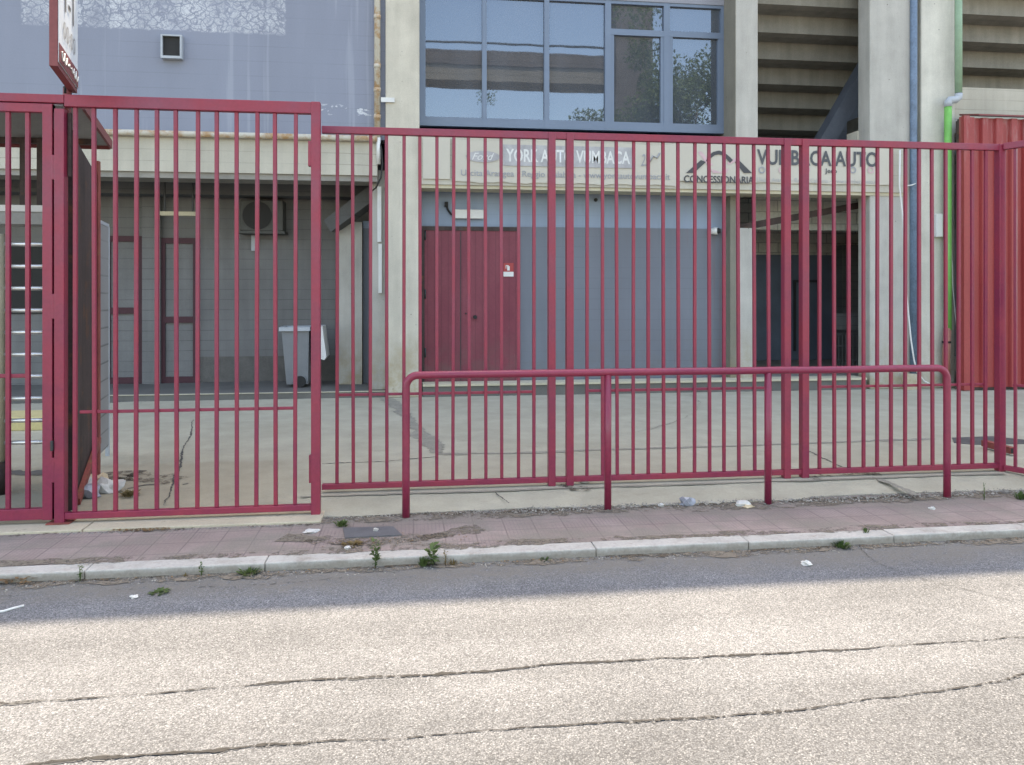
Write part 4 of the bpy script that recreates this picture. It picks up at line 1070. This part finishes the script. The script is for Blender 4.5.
def sign_text(s, s0, s1, z0, z1, m, bold=0.0, slant=0.0, name='lettering'):
    o = text(name, s, 0, 1, 0, 1, 0, m, None, bold, slant)
    base = Vector((S0.x, S0.y, 0)); off = world_loc(t)
    for v in o.data.vertices:
        v.co = base + dS * (s0 + v.co.x * (s1 - s0)) + nS * .0105 + Vector((0, 0, z0 + v.co.z * (z1 - z0))) - off
    o.parent = t
sign_text('1-1', LS * .28, LS * .72, 3.40, 3.62, 'inkdark', .0)
sign_text('00:00', LS * .2, LS * .82, 3.22, 3.33, 'inkpale')
bm = B(); pts = []
o_ = Vector((S0.x, S0.y, 0))
for i in range(70):
    f = i / 69; s = LS * (.08 + .84 * f) + .014 * math.cos(f * 44)
    pts.append(o_ + dS * s + nS * .012 + Vector((0, 0, z0s + .092 + (.028 * math.sin(f * 44 + .5) * (.7 + .5 * math.sin(f * 9))))))
tube(bm, pts, .0055, 6); obj('script_lettering', bm, 'inkwhite', t)
bm = B(); tube(bm, [Vector((S1.x - .04, S1.y - .06, ZT - .06)), Vector((S1.x - .04, S1.y - .06, z0s + .02))], .028, 10)
tube(bm, [Vector((S1.x - .04, S1.y - .06, ZT - .3)), Vector((S1.x - .04, S1.y - .06, ZT - .05))], .025, 10)
obj('stub_post', bm, 'signred', t)
bm = B(); p = P(65, 93, 5.65); tube(bm, [p, p + Vector((0, 0, .03)), p + Vector((-.006, 0, .045))], .008, 6); obj('wire_end', bm, 'rubber', t)

# ------------------------------------------------------------------ ground things
p = G(373, 533.5); bm = B()
c0, c1, c2, c3 = G(345, 539), G(402, 536), G(393, 527.5), G(343, 529)
vs = [bm.verts.new(q + Vector((0, 0, .0095))) for q in (c0, c1, c2, c3)]; bm.faces.new(vs)
r = bmesh.ops.extrude_face_region(bm, geom=bm.faces[:]); bmesh.ops.translate(bm, vec=(0, 0, -.02), verts=[v for v in r['geom'] if isinstance(v, bmesh.types.BMVert)])
solo('utility_cover', 'dark iron utility cover let into the pink pavement', 'cover', bm, 'cover', p)
bm = B(); c = [G(952, 438, .05), G(992, 436.5, .05), G(1024, 440, .05), G(1030, 444, .05), G(975, 445, .05), G(954, 443, .05)]
vs = [bm.verts.new(q + Vector((0, 0, .005))) for q in c]; bm.faces.new(vs)
r = bmesh.ops.extrude_face_region(bm, geom=bm.faces[:]); bmesh.ops.translate(bm, vec=(0, 0, -.02), verts=[v for v in r['geom'] if isinstance(v, bmesh.types.BMVert)])
solo('drain_cover', 'dark iron drain cover in the yard behind the corner post', 'drain', bm, 'drain', G(990, 441, .05))
a_, b_ = G(984, 448, .05), G(1013, 456, .05)
t = thing('steel_bar', 'short hollow red steel bar lying by the corner post', 'steel bar', a_)
bm = B(); bar(bm, a_ + Vector((0, 0, .05)), b_ + Vector((0, 0, .05)), .06, .06); obj('tube', bm, 'rustbar', t)
bm = B(); d_ = (b_ - a_).normalized(); bar(bm, b_ + d_ * .001 + Vector((0, 0, .05)), b_ + d_ * .004 + Vector((0, 0, .05)), .046, .046); obj('open_end', bm, 'rubber', t)

def crumple(sx, sy, sz, seed, sub=2):
    rnd = random.Random(seed); bm = B(); bmesh.ops.create_icosphere(bm, subdivisions=sub, radius=1.0)
    for v in bm.verts:
        k = 1 + rnd.uniform(-.35, .35); v.co = Vector((v.co.x * sx * k, v.co.y * sy * k, max(0, v.co.z + .55) * sz * k * .7))
    return bm
def litter(name, label, px, py, z, sx, sy, sz, m, seed):
    p = G(px, py, z); bm = crumple(sx, sy, sz, seed); bmesh.ops.translate(bm, vec=p, verts=bm.verts[:])
    return solo(name, label, 'litter', bm, m, p)
litter('plastic_bag', 'crumpled white plastic bag behind the wide gate leaf', 84, 491, .05, .06, .08, .10, 'paper', 1)
litter('crushed_bottle', 'crushed grey-blue bottle by the foot of the maroon sheet', 88, 497, .05, .085, .06, .08, 'foil', 2)
litter('paper_scrap', 'crumpled pale paper nearest the dry weeds behind the gate', 108, 492, .05, .11, .07, .09, 'paper', 3)
litter('paper_scrap', 'greyish crumpled wrapper leaning on the turnstile brace', 97, 488, .05, .07, .07, .10, 'card', 4)
litter('crushed_bottle', 'lilac crushed bottle on the grit before the middle panel', 687, 505, 0, .055, .04, .05, 'foil', 5)
litter('paper_scrap', 'white torn paper beside the third guard rail post', 742, 505.5, 0, .055, .05, .03, 'paper', 6)
litter('card_scrap', 'tan scrap of card beside white torn paper', 748, 507.5, 0, .045, .03, .02, 'card', 7)
litter('paper_scrap', 'tiny white scrap between the two middle guard rail posts', 661, 506.5, 0, .02, .02, .02, 'paper', 8)
litter('paper_scrap', 'white flattened scrap on the pavement beside the utility cover', 311, 532, 0, .055, .04, .012, 'paper', 9)
litter('paper_scrap', 'white scrap on the road in shade near long crack', 806, 564.5, -.05, .035, .03, .02, 'paper', 10)
litter('paper_scrap', 'small white scrap on pavement near last guard rail post', 932, 509, 0, .025, .02, .015, 'paper', 11)
litter('paper_scrap', 'tiny white scrap on the road near flat weed', 134, 597.5, -.05, .022, .022, .012, 'paper', 12)
litter('paper_scrap', 'white scrap under the middle fence panel by its post', 584, 482.5, .05, .04, .03, .03, 'paper', 13)
litter('pebble', 'pale pebble lying on the dark utility cover', 376, 530.5, .0095, .018, .018, .014, 'kerb', 14)
litter('paper_scrap', 'small white scrap before the utility cover near kerb', 348, 549, 0, .02, .02, .015, 'paper', 15)
bm = B(); tube(bm, [G(-8, 613, -.045), G(4, 611, -.045), G(14, 608, -.045), G(24, 605.5, -.045)], .006, 6); solo('plastic_strap', 'thin white strap lying on the shaded road', 'strap', bm, 'white', G(4, 611, -.05))

# weeds
def weed(label, px, py, z, w, h, n, m='leaf', stem=False, seed=0, name='weed'):
    w *= .88; h *= .9
    rnd = random.Random(seed + 100); p = G(px, py, z); bm = B()
    if z < 0 and p.y > 4.655: p.y = 4.655
    for i in range(n):
        a = rnd.uniform(0, 2 * math.pi); rr = w * rnd.random() ** .7; hh = h * (rnd.uniform(.15, 1.15) if stem else rnd.uniform(.3, 1.1) * (1 - .4 * rr / w))
        if stem:
            q = p + Vector((rnd.uniform(-1, 1) * w * .25, rnd.uniform(-1, 1) * w * .25, hh))
            tip = q + Vector((math.cos(a), math.sin(a), rnd.uniform(-.2, .6))) * w * .7
            wid = w * .2
        else:
            q = p + Vector((math.cos(a) * rr * .5, math.sin(a) * rr * .5, 0))
            tip = p + Vector((math.cos(a) * rr, math.sin(a) * rr, hh)); wid = max(.005, w * .09)
        s = Vector((-math.sin(a), math.cos(a), rnd.uniform(-.3, .3))) * wid
        mid = q.lerp(tip, .5) + Vector((0, 0, .12 * (tip - q).length))
        v = [bm.verts.new(c) for c in (q - s * .3, q + s * .3, mid + s, tip, mid - s)]
        bm.faces.new((v[0], v[1], v[2], v[4])); bm.faces.new((v[4], v[2], v[3]))
    if stem:
        tube(bm, [p, p + Vector((.004, 0, h * .5)), p + Vector((-.004, .002, h))], [.004, .003, .0015], 5)
        tube(bm, [p + Vector((0, 0, h * .3)), p + Vector((w * .4, 0, h * .75))], [.002, .001], 5)
    return solo(name, label, 'weed', bm, m, p)
weed('small upright weed in the first kerb joint', 85, 577, -.05, .035, .085, 16, stem=True, seed=1)
weed('small upright weed against the kerb below wide gate', 205, 571, -.05, .03, .075, 16, stem=True, seed=2)
weed('low bushy green weed against the kerb below wide gate', 250, 572, -.05, .10, .05, 70, seed=3)
weed('flat green tuft growing from the shaded road', 160, 592.5, -.05, .08, .018, 60, seed=4)
weed('low green tuft at the left corner of the utility cover', 342, 526, 0, .085, .05, 60, seed=5)
weed('tall slender weed against the kerb below the utility cover', 376, 563, -.05, .05, .165, 50, stem=True, seed=6)
weed('bushy grey-green weed at the kerb with a drooping sprig', 423, 565, -.05, .05, .075, 80, seed=7)
weed('thin leafy sprig beside the bushy grey-green weed', 433, 562, -.05, .09, .11, 22, stem=True, seed=8)
weed('small dry stalk right of the bushy kerb weeds', 445, 564, -.05, .03, .10, 14, 'dryleaf', True, seed=9)
weed('yellowish low tuft at the kerb right of dry stalk', 453, 565, -.05, .04, .05, 26, 'dryleaf', seed=10)
weed('small creeping weed over the kerb before the middle posts', 541, 551, -.05, .05, .035, 26, seed=11)
weed('dense green weed at the kerb near long road crack', 836, 544, -.05, .085, .055, 80, seed=12)
weed('small tuft in the kerb joint right of dense weed', 866, 532.5, .0, .045, .045, 26, seed=13)
weed('tall thin grass stalk right of the guard rail', 984, 500, 0, .022, .15, 18, stem=True, seed=14)
weed('green clump at the far right edge of pavement', 1020, 499, 0, .07, .085, 60, seed=15)
weed('straggling dry weed beside the litter behind wide gate', 130, 496, .05, .12, .06, 60, 'dryleaf', seed=16)
weed('low dry tuft on the pavement in front of utility cover', 352, 545, 0, .10, .03, 50, 'dryleaf', seed=17)
weed('tiny weed at kerb beside last kerb joint left', 190, 571, -.05, .02, .03, 12, 'dryleaf', seed=18)

# gravel / grit (stuff)
bm = B(); rnd = random.Random(5)
def stone(p, s):
    r = bmesh.ops.create_icosphere(bm, subdivisions=1, radius=s)
    q = Matrix.Rotation(rnd.uniform(0, 6), 3, 'Z')
    for v in r['verts']: v.co = p + q @ Vector((v.co.x * rnd.uniform(.8, 1.3), v.co.y, v.co.z * .6))
for i in range(1500):
    px = rnd.uniform(520, 1040); Yy = 5.57 + rnd.gauss(0, .05) + .02 * math.sin(px * .02)
    stone(Vector((X(px, Yy), Yy, .008)), rnd.uniform(.003, .009))
for i in range(260):
    px = rnd.uniform(320, 520); Yy = 5.56 + rnd.gauss(0, .03); stone(Vector((X(px, Yy), Yy, .006)), rnd.uniform(.003, .007))
for i in range(500):
    px = rnd.uniform(-20, 1040); Yy = 4.655 - abs(rnd.gauss(0, .05)); stone(Vector((X(px, Yy), Yy, -.048)), rnd.uniform(.002, .007))
for i in range(260):
    px = rnd.uniform(60, 310); Yy = 5.425 - abs(rnd.gauss(0, .02)); stone(Vector((X(px, Yy), Yy, .002)), rnd.uniform(.002, .006))
tag(obj('gravel', bm, 'gravel'), 'loose grit and gravel along the edge of the yard slab', 'gravel', kind='stuff')
bm = B(); rnd = random.Random(9)
def leafflake(p, s):
    a = rnd.uniform(0, 6.28); u = Vector((math.cos(a), math.sin(a), rnd.uniform(-.4, .4))) * s; v = Vector((-math.sin(a), math.cos(a), rnd.uniform(-.4, .4))) * s * .55
    vs = [bm.verts.new(p + c) for c in (-u, v, u, -v)]; bm.faces.new(vs)
for i in range(150):
    c = G(rnd.gauss(12, 9), rnd.gauss(582, 1.8), -.05); leafflake(c + Vector((0, 0, rnd.uniform(.008, .035))), rnd.uniform(.008, .02))
for i in range(220):
    px = rnd.uniform(110, 170); c = G(px, rnd.gauss(531.5, .8) - (px - 110) * .02, 0); leafflake(c + Vector((0, 0, .012)), rnd.uniform(.004, .011))
for i in range(60):
    c = G(rnd.gauss(195, 10), rnd.gauss(572.5, 1), -.05); leafflake(c + Vector((0, 0, .012)), rnd.uniform(.006, .014))
for i in range(120):
    px = rnd.uniform(0, 1024); Yy = 4.66 - abs(rnd.gauss(0, .03)); leafflake(Vector((X(px, Yy), Yy, -.04)), rnd.uniform(.004, .011))
for i in range(90):
    px = rnd.uniform(320, 470); Yy = 4.9 + abs(rnd.gauss(0, .12)); leafflake(Vector((X(px, Yy), Yy, .008)), rnd.uniform(.004, .010))
tag(obj('fallen_leaves', bm, 'litterleaf'), 'dry fallen leaves gathered along the kerb and threshold', 'leaves', kind='stuff')

# ------------------------------------------------------------------ across the street (seen mirrored in the panes)
def RM(px, py, D):
    """real place of something the window plane shows mirrored at pixel px,py when it stands at street depth -D"""
    v = P(px, py, 2 * YW + D); return Vector((v.x, -D, v.z))
D = 24.0
l, r_ = RM(330, 52, D), RM(613, 52, D)
t = thing('viaduct', 'long brown concrete viaduct mirrored in the blue panes', 'viaduct', (0, -D, -.12))
za, zb_ = RM(500, 81, D).z, RM(500, 52, D).z
bm = B(); prism_x(bm, [(-D, za), (-D, zb_), (-D - .3, zb_), (-D - .3, zb_ - .4), (-D - 2.2, zb_ - .4), (-D - 2.2, za)], -60, 14.5); obj('deck', bm, 'viaduct', t)
bm = B(); tube(bm, [(-60, -D + .1, zb_ + .5), (0, -D + .1, zb_ + .45), (14, -D + .1, zb_ + .5)], .07, 6); obj('parapet_rail', bm, 'darkmetal', t)
bm = B(); box(bm, -60, 14.5, -D + .005, -D + .1, zb_ - .85, zb_ + .01); obj('parapet_panel', bm, 'brick', t)
for x in (-40, -18):
    bm = B(); box(bm, x - 1, x + 1, -D - 1.9, -D - .3, -.12, za); obj('pier', bm, 'viaduct', t)
D2 = 23.0; q0, q1 = RM(616, 6, D2), RM(653, 70, D2)
bm = B(); box(bm, q0.x, q1.x, -D2 - 3, -D2, -.12, q0.z + 2)
t = thing('brick_tower', 'dark brown tower mirrored in the fourth pane', 'tower', ((q0.x + q1.x) / 2, -D2, -.12)); obj('shaft', bm, 'brick', t)
bm = B(); box(bm, q0.x - .3, q1.x + .3, -D2 - 3.3, -D2 + .3, q0.z + 2.002, q0.z + 2.5); obj('cap', bm, 'viaduct', t)
def tree(label, x, y, h, r, seed, n=5200):
    rnd = random.Random(seed); t = thing('tree', label, 'tree', (x, y, -.12))
    bm = B(); tube(bm, [(x, y, -.12), (x + .1, y, h * .3), (x, y + .1, h * .6)], [.28, .22, .12], 8)
    for k in range(6):
        a = k * 1.05; tube(bm, [(x, y, h * (.3 + .05 * k)), (x + math.cos(a) * r * .6, y + math.sin(a) * r * .6, h * (.5 + .06 * k))], [.12, .03], 6)
    obj('trunk', bm, 'bark', t)
    bm = B(); cl = [(Vector((x + rnd.gauss(0, .42) * r, y + rnd.gauss(0, .42) * r, h * .62 + rnd.gauss(0, .2) * h)), rnd.uniform(.22, .42) * r) for _ in range(26)]
    for i in range(n):
        c, s = rnd.choice(cl); d = Vector((rnd.gauss(0, 1), rnd.gauss(0, 1), rnd.gauss(0, 1))).normalized() * s * rnd.random() ** .4
        p = c + d; a = Vector((rnd.gauss(0, 1), rnd.gauss(0, 1), rnd.gauss(0, 1))).normalized(); b2 = a.cross(Vector((rnd.gauss(0, 1), rnd.gauss(0, 1), 1))).normalized(); q = rnd.uniform(.07, .16)
        bm.faces.new([bm.verts.new(p + v) for v in (-a * q, b2 * q * .5, a * q, -b2 * q * .5)])
    obj('crown', bm, 'treeleaf', t)
q = RM(690, 45, 16); tree('broad green tree mirrored in the last pane', q.x, -16, q.z + .5, 4.2, 31, 18000)
q = RM(640, 88, 21); tree('lower green tree mirrored in the fourth pane', q.x, -20.5, q.z + .3, 3.4, 32, 14000)
q = RM(492, 100, 30); tree('small far tree mirrored low in the second pane', q.x, -36, RM(492, 102, 36).z, 2.2, 33, 3000)

# ------------------------------------------------------------------ light
EL = math.radians(67); AZ = math.radians(3)      # sun stands behind the stadium
world = bpy.data.worlds.new('World'); scene.world = world; world.use_nodes = True
nt = world.node_tree; nt.nodes.clear()
sky = nt.nodes.new('ShaderNodeTexSky'); sky.sky_type = 'NISHITA'; sky.sun_disc = False; sky.sun_elevation = EL; sky.sun_rotation = AZ
sky.air_density = 1.0; sky.dust_density = 1.6; sky.ozone_density = 1.0
bg = nt.nodes.new('ShaderNodeBackground'); bg.inputs[1].default_value = .15
wo = nt.nodes.new('ShaderNodeOutputWorld')
nt.links.new(sky.outputs[0], bg.inputs[0]); nt.links.new(bg.outputs[0], wo.inputs[0])
sd = bpy.data.lights.new('sun', 'SUN'); sd.energy = 2.0; sd.angle = math.radians(.38); sd.color = (1, .95, .875)
so = bpy.data.objects.new('sun', sd); COL.objects.link(so)
to_sun = Vector((math.sin(AZ) * math.cos(EL), math.cos(AZ) * math.cos(EL), math.sin(EL)))
so.rotation_euler = (-to_sun).to_track_quat('-Z', 'Y').to_euler()
so.location = to_sun * 60

# ------------------------------------------------------------------ camera
cd = bpy.data.cameras.new('camera'); cam = bpy.data.objects.new('camera', cd); COL.objects.link(cam)
cd.sensor_width = 36; cd.sensor_fit = 'HORIZONTAL'; cd.lens = 27.0; cd.shift_y = -(382.5 - HY) / 1024; cd.clip_end = 2000; cd.clip_start = .05
cam.location = (0, 0, CH); cam.rotation_euler = (math.pi / 2, 0, -A)
scene.camera = cam
scene.cycles.use_denoising = True; scene.cycles.denoising_prefilter = 'NONE'; scene.cycles.use_adaptive_sampling = False
scene.view_settings.view_transform = 'Standard'; scene.view_settings.look = 'None'
scene.view_settings.exposure = 2.55; scene.view_settings.gamma = 1.0
scene.view_settings.use_white_balance = True; scene.view_settings.white_balance_temperature = 8500; scene.view_settings.white_balance_tint = 10
